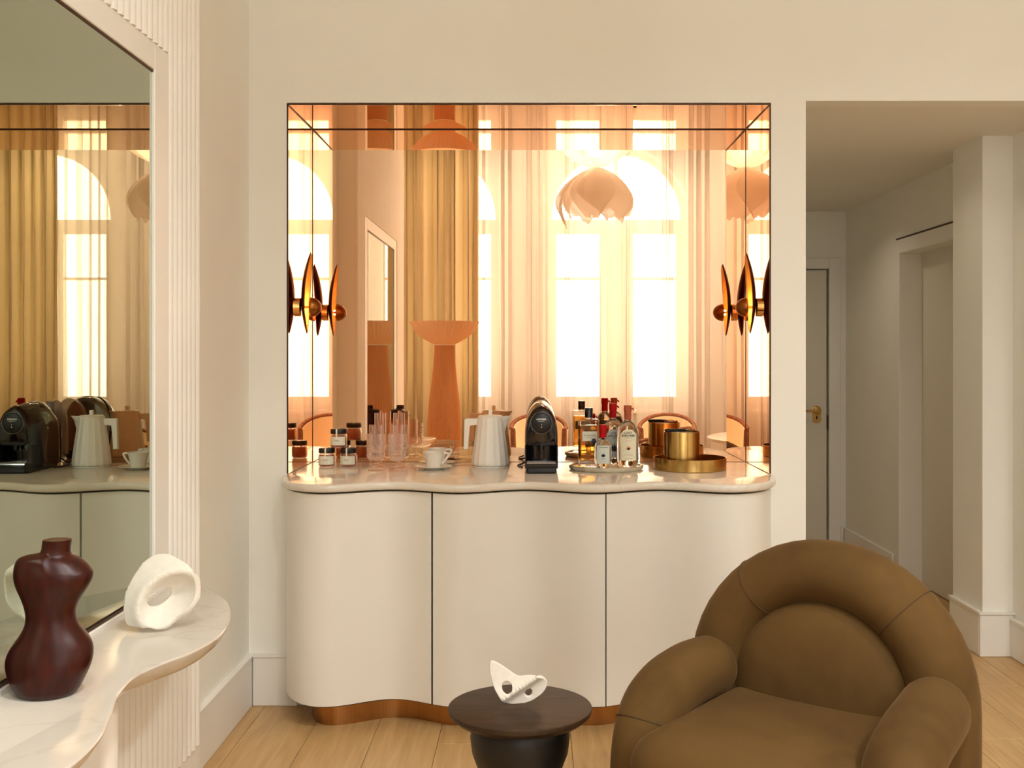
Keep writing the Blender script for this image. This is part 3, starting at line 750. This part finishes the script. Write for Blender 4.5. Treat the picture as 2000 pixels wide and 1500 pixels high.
jar(P(661.5, JZ), JZ+.002, CT+.081, 'topmost jar with black lid resting on the two lower jars', 'MIXED')
# glasses
def glassware(kind, x, y, label, group):
    t = thing({'g': 'goblet', 'w': 'wine_glass', 'f': 'champagne_flute'}[kind], label, 'glass', (x, y, CT), 0, group)
    hb, H, r, fr = {'g': (.042, .150, .0375, .033), 'w': (.060, .178, .0365, .034), 'f': (.070, .222, .0255, .030)}[kind]
    link('bowl', lathe([(.001, hb+.004), (r*.5, hb+.0055), (r*.8, hb+.010), (r*.95, hb+.019), (r-.0015, hb+.030), (r-.0015, H), (r, H), (r, hb+.030), (r*.97, hb+.016), (r*.84, hb+.006), (r*.5, hb+.001), (.004, hb-.002)], 'bowl', 56), 'cutglass' if kind == 'g' else 'goblet', t, smooth=True)
    link('stem', lathe([(.0045, hb), (.0038, hb*.6), (.0040, .014), (.010, .006)], 'stem', 16), 'goblet', t, smooth=True)
    link('foot', lathe([(.010, .006), (fr*.7, .0035), (fr, .002), (fr, .0006), (.001, .0006)], 'foot', 36), 'goblet', t, smooth=True)
    return t
G = 'stemmed glasses beside the jars'
glassware('g', P(734, 4.41), 4.41, 'front left goblet with cut crystal bowl next to the jars', G)
glassware('g', P(776, 4.41), 4.41, 'front right goblet with cut crystal bowl before the white cups', G)
glassware('w', P(737.5, 4.55), 4.55, 'left plain wine glass right behind the front left goblet', G)
glassware('w', P(779, 4.55), 4.55, 'right plain wine glass right behind the front right goblet', G)
glassware('f', P(743, 4.675), 4.675, 'left tall champagne flute at the back against the niche mirror', G)
glassware('f', P(779.5, 4.675), 4.675, 'right tall champagne flute at the back against the niche mirror', G)
# cups and saucers
def cup(x, y, lc, ls):
    s = link('saucer', lathe([(.001, .0), (.038, .0), (.041, .003), (.060, .009), (.078, .0135), (.0785, .0155), (.060, .012), (.036, .006), (.001, .005)], 'saucer', 56), 'porcelain', None, (x, y, CT), smooth=True)
    tag(s, ls, 'saucer', 'cups and saucers')
    t = thing('tea_cup', lc, 'cup', (x, y, CT+.0062), 0, 'cups and saucers')
    link('cup_bowl', lathe([(.001, 0), (.029, 0), (.031, .003), (.031, .014), (.034, .030), (.0385, .048), (.042, .062), (.0435, .066), (.0415, .066), (.0365, .048), (.032, .030), (.029, .012), (.001, .008)], 'cup_bowl', 48), 'porcelain', t); autosm(bpy.context.scene.objects[t.children[0].name], 50)
    link('handle', sweep([(.040, 0, .060), (.055, 0, .0605), (.063, 0, .058), (.062, 0, .054), (.052, 0, .036), (.035, 0, .016)], .0028, 'handle', 10, up=Vector((0, 1, 0)), ell=(1.6, 1)), 'porcelain', t, smooth=True)
    return t
cup(P(846.5, 4.46), 4.46, 'white porcelain cup with angular handle in front, nearest the counter edge', 'white saucer under the front cup')
cup(P(854, 4.635), 4.635, 'white porcelain cup with angular handle behind, nearest the niche mirror', 'white saucer under the rear cup')
for k, (x, y, a, lb) in enumerate(((P(893, 4.60), 4.60, .25, 'silver teaspoon lying beside the rear saucer, nearer the kettle'), (P(884, 4.66), 4.66, .1, 'silver teaspoon lying closest to the mirror behind the rear saucer'))):
    t = thing('teaspoon', lb, 'spoon', (x, y, CT), a, 'teaspoons by the cups')
    link('spoon_handle', sweep([(.0, 0, .003), (.05, 0, .004), (.085, 0, .0035)], .0018, 'spoon_handle', 8, ell=(1.8, .7)), 'chrome', t, smooth=True)
    link('spoon_bowl', lathe([(.001, .0008), (.010, .0012), (.014, .004), (.0135, .0045), (.009, .002), (.001, .0015)], 'spoon_bowl', 20, sx=1.35), 'chrome', t, (-.016, 0, 0), smooth=True)
# kettle
KY = 4.555; kx = P(957.7, KY)
kt = thing('electric_kettle', 'white fluted kettle with square handle between the cups and the coffee machine', 'kettle', (kx, KY, CT))
NF = 16
def kf(t, z): return -.034*abs(math.cos(NF*t/2))+.02*(1 if .012 < z < .205 else .3)-.0
KP = [(.001, .006), (.070, .006), (.078, .010), (.0785, .020), (.0775, .035), (.070, .09), (.0615, .15), (.055, .205), (.054, .212), (.050, .213), (.001, .213)]
kb = link('kettle_body', lathe(KP, 'kettle_body', 192, rf=kf), 'kettle', kt); autosm(kb, 60)
link('kettle_base', lathe([(.001, 0), (.074, 0), (.076, .003), (.074, .006), (.001, .006)], 'kettle_base', 48), 'trim', kt, smooth=True)
link('spout', rings_mesh([[(.046, -.022, .213), (.046, .022, .213), (.088, .0, .216)], [(.048, -.018, .19), (.048, .018, .19), (.074, 0, .196)], [(.056, -.004, .14), (.056, .004, .14), (.060, 0, .142)]], 'spout'), 'kettle', kt); 
lid = link('kettle_lid', lathe([(.001, .213), (.050, .213), (.050, .216), (.046, .219), (.001, .220)], 'kettle_lid', 48), 'kettle', kt, smooth=True)
box('lid_knob', 'kettle', (-.008, .008, -.008, .008, .219, .240), lid, bev=.003)
hd = [(-.045, .205), (-.103, .205), (-.110, .200), (-.113, .075), (-.094, .075), (-.090, .178), (-.050, .178)]
link('handle', prism(hd, 'y', -.011, .011, 'handle', bev=.003), 'kettle', kt)
# coffee machine
mx = P(1057.3, 4.32)
cm = thing('coffee_machine', 'glossy black capsule coffee machine with arched front in the centre of the counter', 'coffee machine', (mx, 4.285, CT))
def archo(w, z0, zs, zt, n=20):
    pts = [(-w, z0), (w, z0), (w*1.01, (z0+zs)/2)]
    for i in range(n+1):
        t = PI*i/n; pts.append((w*math.cos(t), zs+(zt-zs)*math.sin(t)**.92 if 0 < t < PI else zs))
    pts.append((-w*1.01, (z0+zs)/2)); return pts
def loft_y(secs, name):
    return rings_mesh([[(x, y, z) for x, z in o_] for y, o_ in secs], name)
bd = link('machine_body', loft_y([(.085, archo(.060, .018, .14, .262)), (.088, archo(.064, .016, .15, .270)), (.14, archo(.066, .014, .155, .280)), (.22, archo(.066, .014, .155, .284)), (.29, archo(.064, .014, .15, .270)), (.325, archo(.060, .018, .13, .235)), (.335, archo(.050, .03, .11, .20))], 'machine_body'), 'black', cm); autosm(bd, 50)
hdm = link('brew_head', loft_y([(.020, archo(.052, .120, .165, .250)), (.024, archo(.060, .112, .16, .260)), (.05, archo(.0655, .108, .155, .270)), (.088, archo(.066, .108, .155, .275))], 'brew_head'), 'black', cm); autosm(hdm, 50)
dsk = link('control_disc', lathe([(.001, .006), (.036, .006), (.040, .004), (.042, 0)], 'control_disc', 48), 'mblack', cm, (0, .021, .202), smooth=True); dsk.rotation_euler = (PI/2, 0, 0); dsk.scale = (.98, 1, 1)
link('disc_ring', sweep([(.0425*math.cos(a), .018, .202+.0435*math.sin(a)) for a in [2*PI*i/48 for i in range(48)]], .0012, 'disc_ring', 8, loop=True), mat('grey_ring', (.25, .22, .22), .25, .8), cm, smooth=True)
text('LAVAZZA', .0088, 'logo', 'white', cm, (0, .0135, .217), bold=.0003)
text('A MODO MIO', .0040, 'logo', 'white', cm, (0, .0135, .2085))
for k, z in enumerate((.196, .186)):
    b_ = link('button', lathe([(.001, .001), (.0022, .001), (.0026, 0)], 'button', 12), 'chrome', cm, (.001, .0145, z)); b_.rotation_euler = (PI/2, 0, 0)
link('coffee_spout', lathe([(.001, -.02), (.010, -.02), (.013, 0), (.013, .012)], 'coffee_spout', 20), 'mblack', cm, (0, .050, .110), smooth=True)
box('machine_base', 'mblack', (-.060, .060, 0, .30, 0, .030), cm, bev=.008)
dt = box('drip_tray', 'black', (-.064, .064, -.004, .090, .022, .042), cm, bev=.006)
box('drip_grid', 'chrome', [(-.058, .058, .002+i*.011, .006+i*.011, .0415, .0435) for i in range(8)], dt)
box('side_rail', 'black', (-.0665, -.0605, .01, .10, .02, .115), cm, bev=.002); box('side_rail', 'black', (.0605, .0665, .01, .10, .02, .115), cm, bev=.002)
link('power_cord', sweep(smooth_path([(-.03, .332, .05), (-.05, .37, .02), (-.08, .365, .004), (-.098, .31, .004), (-.088, .25, .004), (-.078, .22, .004)], 40), .0035, 'power_cord', 8, round_ends=True), 'mblack', cm, smooth=True)
tk = link('water_tank', loft_y([(.336, archo(.058, .05, .16, .262)), (.342, archo(.061, .045, .17, .272)), (.395, archo(.061, .045, .17, .280)), (.402, archo(.056, .05, .16, .272))], 'water_tank'), mat('smoked_tank', (.28, .20, .17), .12, 0, Alpha=.55), cm); autosm(tk, 50)
# marble tray
TX, TY = P(1184, 4.46), 4.46
tr = link('marble_tray', lathe([(.001, 0), (.144, 0), (.149, .004), (.152, .010), (.151, .017), (.146, .020), (.141, .0185), (.139, .014), (.001, .014)], 'marble_tray', 160, rf=lambda t, z: .014*math.cos(14*t)), marble('tray_marble', (.60, .53, .40), (.36, .30, .21), .2), None, (TX, TY, CT), smooth=True)
tag(tr, 'round scalloped stone tray carrying the liquor bottles', 'tray')
TZ = CT+.0142
# amber square bottle
ay = 4.43
ab = thing('amber_bottle', 'square bottle of amber spirit with a black cap on the stone tray', 'bottle', (P(1150, ay), ay, TZ), math.radians(4))
bb = box('bottle_body', 'bottle', (-.0415, .0415, -.028, .028, 0, .196), ab, bev=.006, seg=3)
box('spirit', 'amber', (-.036, .036, -.0225, .0225, .030, .172), bb, bev=.003)
link('bottle_neck', lathe([(.001, .194), (.015, .194), (.0135, .204), (.001, .204)], 'bottle_neck', 24), 'bottle', ab, smooth=True)
cp = link('cap', lathe([(.001, .242), (.0155, .242), (.0165, .240), (.0165, .203), (.001, .203)], 'cap', 32), 'black', ab); autosm(cp, 40)
lb = box('paper_label', 'label', (-.030, .032, -.0288, -.0282, .108, .147), ab)
text('BOTTLE SHOT', .0072, 'print', 'ink', lb, (.001, -.0292, .130), spacing=1.0)
text('COCKTAILS', .0040, 'print', 'inkbrown', lb, (.001, -.0292, .121))
sl = link('seal', lathe([(.001, .0012), (.0095, .0010), (.010, 0)], 'seal', 24), 'darkblue', ab, (.017, -.0288, .108)); sl.rotation_euler = (PI/2, 0, 0)
def wax_cap(t, z0, z1, r, m, ears=True):
    o = link('wax_cap', lathe([(.001, z1), (r*.92, z1), (r, z1-.003), (r*1.02, (z0+z1)/2+.006), (r*.90, (z0+z1)/2), (r*.93, z0+.004), (r*.88, z0), (.001, z0)], 'wax_cap', 32, rf=lambda a, z: .015*math.sin(3*a+z*200)), m, t, smooth=True)
    if ears: link('pull_tab', sweep([(r*.8, -.002, z1-.014), (r*1.25, -.003, z1-.013), (r*1.45, -.003, z1-.018)], .0035, 'pull_tab', 8, round_ends=True), m, o, smooth=True)
    return o
def spirit(x, y, label, H, R_, sy, nr, capm, capz, lab, group=None):
    t = thing('spirit_bottle', label, 'bottle', (x, y, TZ), 0, 'spirit bottles on the stone tray')
    h_ = H
    prof = [(.001, .003), (R_*.60, 0), (R_*.80, .004), (R_*.93, .016), (R_, .035), (R_, h_*.62), (R_*.97, h_*.74), (R_*.86, h_*.84), (R_*.62, h_*.925), (nr*1.25, h_*.97), (nr, h_), (nr, capz[0]+.006), (.001, capz[0]+.006)]
    b = link('bottle_body', lathe(prof, 'bottle_body', 56, sy=sy), 'bottle', t, smooth=True)
    wax_cap(t, capz[0], capz[1], nr*1.28, capm)
    return t, b
# large bottle on the right
by_ = 4.385
t, b = spirit(P(1226, by_), by_, 'clear spirit bottle with terracotta wax cap and cream label, right of the others', .196, .0440, .72, .0125, 'terracotta', (.198, .255), None)
def lab_front(t, R_, sy, half, z0, z1, m, shoulder=0.02):
    n = 10
    return patch(R_+.0005, -half, half, z0, z1, 'paper_label', m, t, (0, 0, 0), 12, sx=1, sy=sy, top=lambda q: max(0, abs(q-.5)*2-.45)*shoulder)
def flat_text(parent, body, size, z, yy, m='ink', x=0, **k): return text(body, size, 'print', m, parent, (x, yy, z), **k)
l = lab_front(t, .0440, .72, .80, .032, .158, 'label2', .035)
yf = -.0440*.72-.0016
flat_text(l, 'LOST', .0115, .144, yf, spacing=1.25, bold=.0003); flat_text(l, 'EXPLORER', .0105, .133, yf+.0003, spacing=1.08, bold=.0003); flat_text(l, 'MEZCAL', .0055, .124, yf, 'inkbrown', spacing=1.2)
flat_text(l, 'ESPADIN', .0055, .112, yf, 'coral', spacing=1.2); flat_text(l, 'OAXACA MEXICO', .0045, .055, yf, 'inkbrown'); flat_text(l, 'HECHO A MANO', .004, .041, yf, 'inkbrown')
# agave-like emblem: thin leaves
def emblem(parent, z, yy, m, s=1.0, x=0):
    bm = bmesh.new()
    for k in range(-3, 4):
        a = k*.34; L = .020*s*(1-.08*abs(k)); wv = .0016*s
        c, s_ = math.cos(a), math.sin(a)
        p0 = (x-wv*c, yy, z+wv*s_); p1 = (x+wv*c, yy, z-wv*s_); tp = (x+L*s_, yy, z+L*c); q0 = (x+L*.5*s_-wv*1.3*c, yy, z+L*.5*c+wv*1.3*s_); q1 = (x+L*.5*s_+wv*1.3*c, yy, z+L*.5*c-wv*1.3*s_)
        bm.faces.new([bm.verts.new(p) for p in (p0, p1, q1, tp, q0)])
    return link('emblem', fin(bm, 'emblem', False), m, parent)
emblem(l, .076, yf, 'coral')
# middle bottle behind
by2 = 4.50
t, b = spirit(P(1197, by2), by2, 'clear spirit bottle with tall red wax cap standing in the middle behind the others', .196, .0440, .72, .0125, 'red', (.198, .258), None)
t.rotation_euler = (0, 0, .10)
l = lab_front(t, .0440, .72, .75, .032, .150, 'label3', .035)
flat_text(l, 'LOST', .0110, .134, yf, spacing=1.25, bold=.0003); flat_text(l, 'EXPLORER', .0105, .123, yf+.0003, spacing=1.08, bold=.0003); flat_text(l, 'MEZCAL', .005, .114, yf)
emblem(l, .06, yf, 'ink', 1.8)
# small bottle front
by3 = 4.352
t, b = spirit(P(1177.5, by3), by3, 'small clear spirit bottle with bright red wax cap at the front of the tray', .125, .0350, .78, .0125, 'red', (.126, .178), None)
l = lab_front(t, .0350, .78, .80, .022, .096, 'label3', .0)
yf3 = -.0350*.78-.0016
flat_text(l, 'LOST EXPLORER', .0048, .088, yf3, bold=.0001); emblem(l, .050, yf3, 'ink', .8, 0); flat_text(l, 'MEZCAL', .0045, .043, yf3)
# brass tray and ice bucket
bxy = (P(1347.5, 4.46), 4.46)
bt = link('brass_tray', lathe([(.001, 0), (.146, 0), (.1495, .003), (.1495, .050), (.1485, .051), (.1470, .050), (.1465, .006), (.001, .005)], 'brass_tray', 96), 'brass', None, (*bxy, CT)); autosm(bt, 40)
tag(bt, 'round brushed brass tray with upright rim at the right end of the counter', 'tray')
ib = thing('ice_bucket', 'brushed brass ice bucket standing inside the brass tray', 'ice bucket', (P(1331.5, 4.46), 4.46, CT+.0052))
bk = link('bucket', lathe([(.001, 0), (.071, 0), (.0745, .004), (.0745, .150), (.0740, .152), (.0715, .152), (.0710, .010), (.001, .008)], 'bucket', 80), 'brass', ib); autosm(bk, 40)
link('inner_lid', lathe([(.001, .146), (.0700, .146), (.0705, .142), (.001, .142)], 'inner_lid', 48), 'mblack', ib)
tg = thing('ice_tongs', 'black and brass ice tongs lying across the top of the ice bucket', 'tongs', (P(1331.5, 4.46), 4.46, CT+.0052+.152), .25)
link('tong_handle', sweep([(-.070, -.012, .006), (-.03, -.012, .007), (.005, -.012, .006)], .0065, 'tong_handle', 12, ell=(1.6, 1), round_ends=True), 'mblack', tg, smooth=True)
link('tong_arm', sweep(smooth_path([(.0, -.012, .006), (.03, -.016, .010), (.055, -.006, .004), (.062, .01, .008), (.04, .018, .005), (.0, .004, .005)], 24), .0022, 'tong_arm', 8), 'brassy', tg, smooth=True)

# ------------------------------------------------------------------ the room behind the camera, seen in the mirrors
def drape(name, x0, x1, y, z0, z1, npl, amp, m, label, cat='curtain', group=None, irr=.35, seed=1):
    rnd = random.Random(seed); rows = 8; nx = npl*10; ph = [rnd.uniform(-irr, irr) for _ in range(npl+2)]; am = [rnd.uniform(.55, 1.25) for _ in range(npl+2)]
    rings = []
    for r in range(rows+1):
        z = z0+(z1-z0)*r/rows; row = []; taper = 1+.18*(1-r/rows)
        for i in range(nx+1):
            u = i/nx*npl; k = int(u); f = u-k
            p = ph[k]*(1-f)+ph[k+1]*f; a = am[k]*(1-f)+am[k+1]*f
            row.append((x0+(x1-x0)*i/nx+amp*.35*math.sin(4*PI*(u+p))*a, y+amp*a*taper*math.sin(2*PI*(u+p+.05*math.sin(r*.9+k))), z))
        rings.append(row)
    o = link(name, rings_mesh(rings, name, closed=False), m, smooth=True)
    tag(o, label, cat, group); return o
CY = BY+.30
drape('gold_curtain', ALX+.03, -.57, CY+.08, .02, CZ-.02, 12, .07, 'drape', 'heavy gold curtain behind the fabric floor lamp in the niche mirror', seed=3)
drape('gold_curtain', 2.84, RX-.05, CY+.08, .02, CZ-.02, 12, .07, 'drape', 'heavy gold curtain reflected at the left of the greenish wall mirror', seed=5)
drape('sheer_curtain', -.60, 1.06, CY-.02, .02, CZ-.02, 13, .030, 'sheer', 'sheer cream curtain over the left half of the arched window in the niche mirror', group='sheer curtains', seed=8, irr=.6)
drape('sheer_curtain', 1.09, 2.90, CY-.02, .02, CZ-.02, 14, .030, 'sheer', 'sheer cream curtain over the right half of the arched window in the niche mirror', group='sheer curtains', seed=9, irr=.6)
# floor lamp
lp = thing('pleated_floor_lamp', 'tall pleated peach fabric floor lamp with bowl top, seen in the niche mirror', 'floor lamp', (-.742, .45, 0))
pr = [(.001, 1.655), (.245, 1.660), (.29, 1.667), (.287, 1.655), (.27, 1.62), (.235, 1.57), (.18, 1.525), (.12, 1.49), (.085, 1.475)]
link('bowl_shade', lathe(pr, 'bowl_shade', 192, rf=lambda t, z: .012*math.cos(48*t)), 'lamptop', lp, smooth=True)
pb = [(.082, 1.470), (.086, 1.40), (.094, 1.28), (.108, 1.14), (.128, .98), (.140, .80), (.140, .60), (.135, .40), (.132, .15), (.140, 0.01)]
link('column_shade', lathe(pb, 'column_shade', 240, rf=lambda t, z: .022*math.cos(60*t)), 'lampsilk', lp, smooth=True)
link('neck_ring', lathe([(.084, 1.468), (.088, 1.472), (.084, 1.477)], 'neck_ring', 48), 'trim', lp, smooth=True)
# chandelier
chd = thing('petal_chandelier', 'pale silk chandelier of large drooping petals reflected in the niche mirror', 'chandelier', (.4345, 2.2, 2.66))
def petal(a0, spread, L, R0, up, seed, tip=.5, name='petal'):
    rnd = random.Random(seed); nu, nv = 14, 12; rings = []
    for i in range(nu+1):
        u = i/nu
        ang = u*PI*.62
        r = .03+R0*math.sin(min(ang*1.05, PI*.62))**.9 - (.10*max(0, u-.62))
        z = (-1 if not up else 1)*L*(u**1.15)
        wd = spread*(math.sin(PI*min(u*.80+.12, 1))**.7)*(1-tip*max(0, u-.6)**1.2/.33)
        row = []
        for j in range(nv+1):
            v = j/nv*2-1
            a = a0+wd*v
            rr = r*(1+.05*math.sin(5*v+seed)*u) + .03*abs(v)**3*u
            zz = z + (.05*L*math.sin(4*v+seed*2)+.025*L*math.sin(11*v+seed))*u*u + (0.10*L*v*v*u if not up else -.10*L*v*v*u)
            row.append((rr*math.cos(a), rr*math.sin(a), zz))
        rings.append(row)
    o = link(name, rings_mesh(rings, name, closed=False), 'petal', chd, smooth=True); return o
for k, (a, sp, L, R0) in enumerate(((-1.9, 1.25, .34, .21), (-.35, 1.1, .35, .22), (1.05, 1.15, .375, .22), (-2.9, .75, .33, .20), (2.8, .40, .40, .25), (1.75, .62, .37, .235))):
    petal(a, sp, L, R0, False, k+2, .12 if k != 4 else 1.0)
for k, (a, sp, L, R0) in enumerate(((-1.6, .9, .26, .22), (-.1, .9, .28, .23), (1.3, .9, .25, .22), (2.9, .9, .27, .23))):
    petal(a, sp, L, R0, True, k+12, .2)
link('lamp_bulb', lathe([(.001, -.05), (.035, -.03), (.045, 0), (.035, .035), (.001, .05)], 'lamp_bulb', 20), 'bulb2', chd, (0, 0, .12), smooth=True)
link('suspension_rod', sweep([(0, 0, .05), (0, 0, CZ-2.66)], .006, 'suspension_rod', 8), 'trim', chd)
L = bpy.data.lights.new('chandelier_light', 'POINT'); L.energy = 4.5; L.color = (1, .95, .86); L.shadow_soft_size = .06
lo = bpy.data.objects.new('chandelier_light', L); COL.objects.link(lo); lo.parent = chd; lo.location = (0, 0, .20)
# dining table and chairs
dtb = thing('dining_table', 'pale round dining table reflected low at the right of the niche mirror', 'table', (2.15, .95, 0))
link('table_top', lathe([(.001, .735), (.73, .735), (.75, .728), (.75, .712), (.72, .70), (.001, .70)], 'table_top', 72), 'marble2', dtb); autosm(bpy.data.objects['table_top'], 40)
link('table_pedestal', lathe([(.10, .70), (.09, .5), (.10, .2), (.28, .03), (.30, 0)], 'table_pedestal', 40), 'trim', dtb, smooth=True)
def chair():
    t = thing('dining_chair', 'pale upholstered tub chair with brown trim seen in the niche mirror behind the coffee machine', 'chair', (.06, -1.0, 0), 0, 'tub chairs round the dining table')
    a0, a1 = math.radians(-20), math.radians(200); n = 24
    def p(a, r, z): return (r*math.cos(a), -r*math.sin(a)*1.0, z)
    def top(a): return .66+.11*math.sin(min(max(a, 0), PI))
    rings = []
    for r_, zf in ((.27, 'lo'), (.29, 'hi'), (.24, 'hi'), (.23, 'lo')):
        rings.append([p(a0+(a1-a0)*i/n, r_, .36 if zf == 'lo' else top(a0+(a1-a0)*i/n)) for i in range(n+1)])
    link('back_shell', rings_mesh(rings, 'back_shell', closed=False, loop=True), 'plaster', t, smooth=True)
    link('top_rail', sweep([p(a0, .265, .38)]+[p(a0+(a1-a0)*i/n, .268, top(a0+(a1-a0)*i/n)+.01) for i in range(n+1)]+[p(a1, .265, .38)], .022, 'top_rail', 10, round_ends=True), 'rail', t, smooth=True)
    link('seat', lathe([(.001, .47), (.20, .47), (.235, .45), (.245, .40), (.235, .34), (.001, .33)], 'seat', 36), 'plaster', t, smooth=True)
    for k in range(4):
        a = PI/4+k*PI/2
        link('leg', lathe([(.014, 0), (.020, .34)], 'leg', 10, cap=(True, True)), 'walnut', t, (.17*math.cos(a), .17*math.sin(a), 0), smooth=True)
    return t
c0 = chair()
copy_tree(c0, (1.32, -1.05, 0), .15, 'pale upholstered tub chair with brown trim seen in the mirror between bottles and ice bucket')
copy_tree(c0, (2.35, -.35, 0), -.3, 'pale upholstered tub chair with brown trim at the far side of the dining table')
copy_tree(c0, (1.05, .75, 0), 1.35, 'pale upholstered tub chair with brown trim at the left side of the dining table')
# rings around the added, unseen ceiling fill lamps; children of the ceiling
for x, y in FILL_XY:
    link('added_lamp_ring', lathe([(.18, -.004), (.20, -.004), (.20, 0), (.18, .001)], 'added_lamp_ring', 32), 'trim', bpy.data.objects['ceiling'], (x, y, CZ-.001))
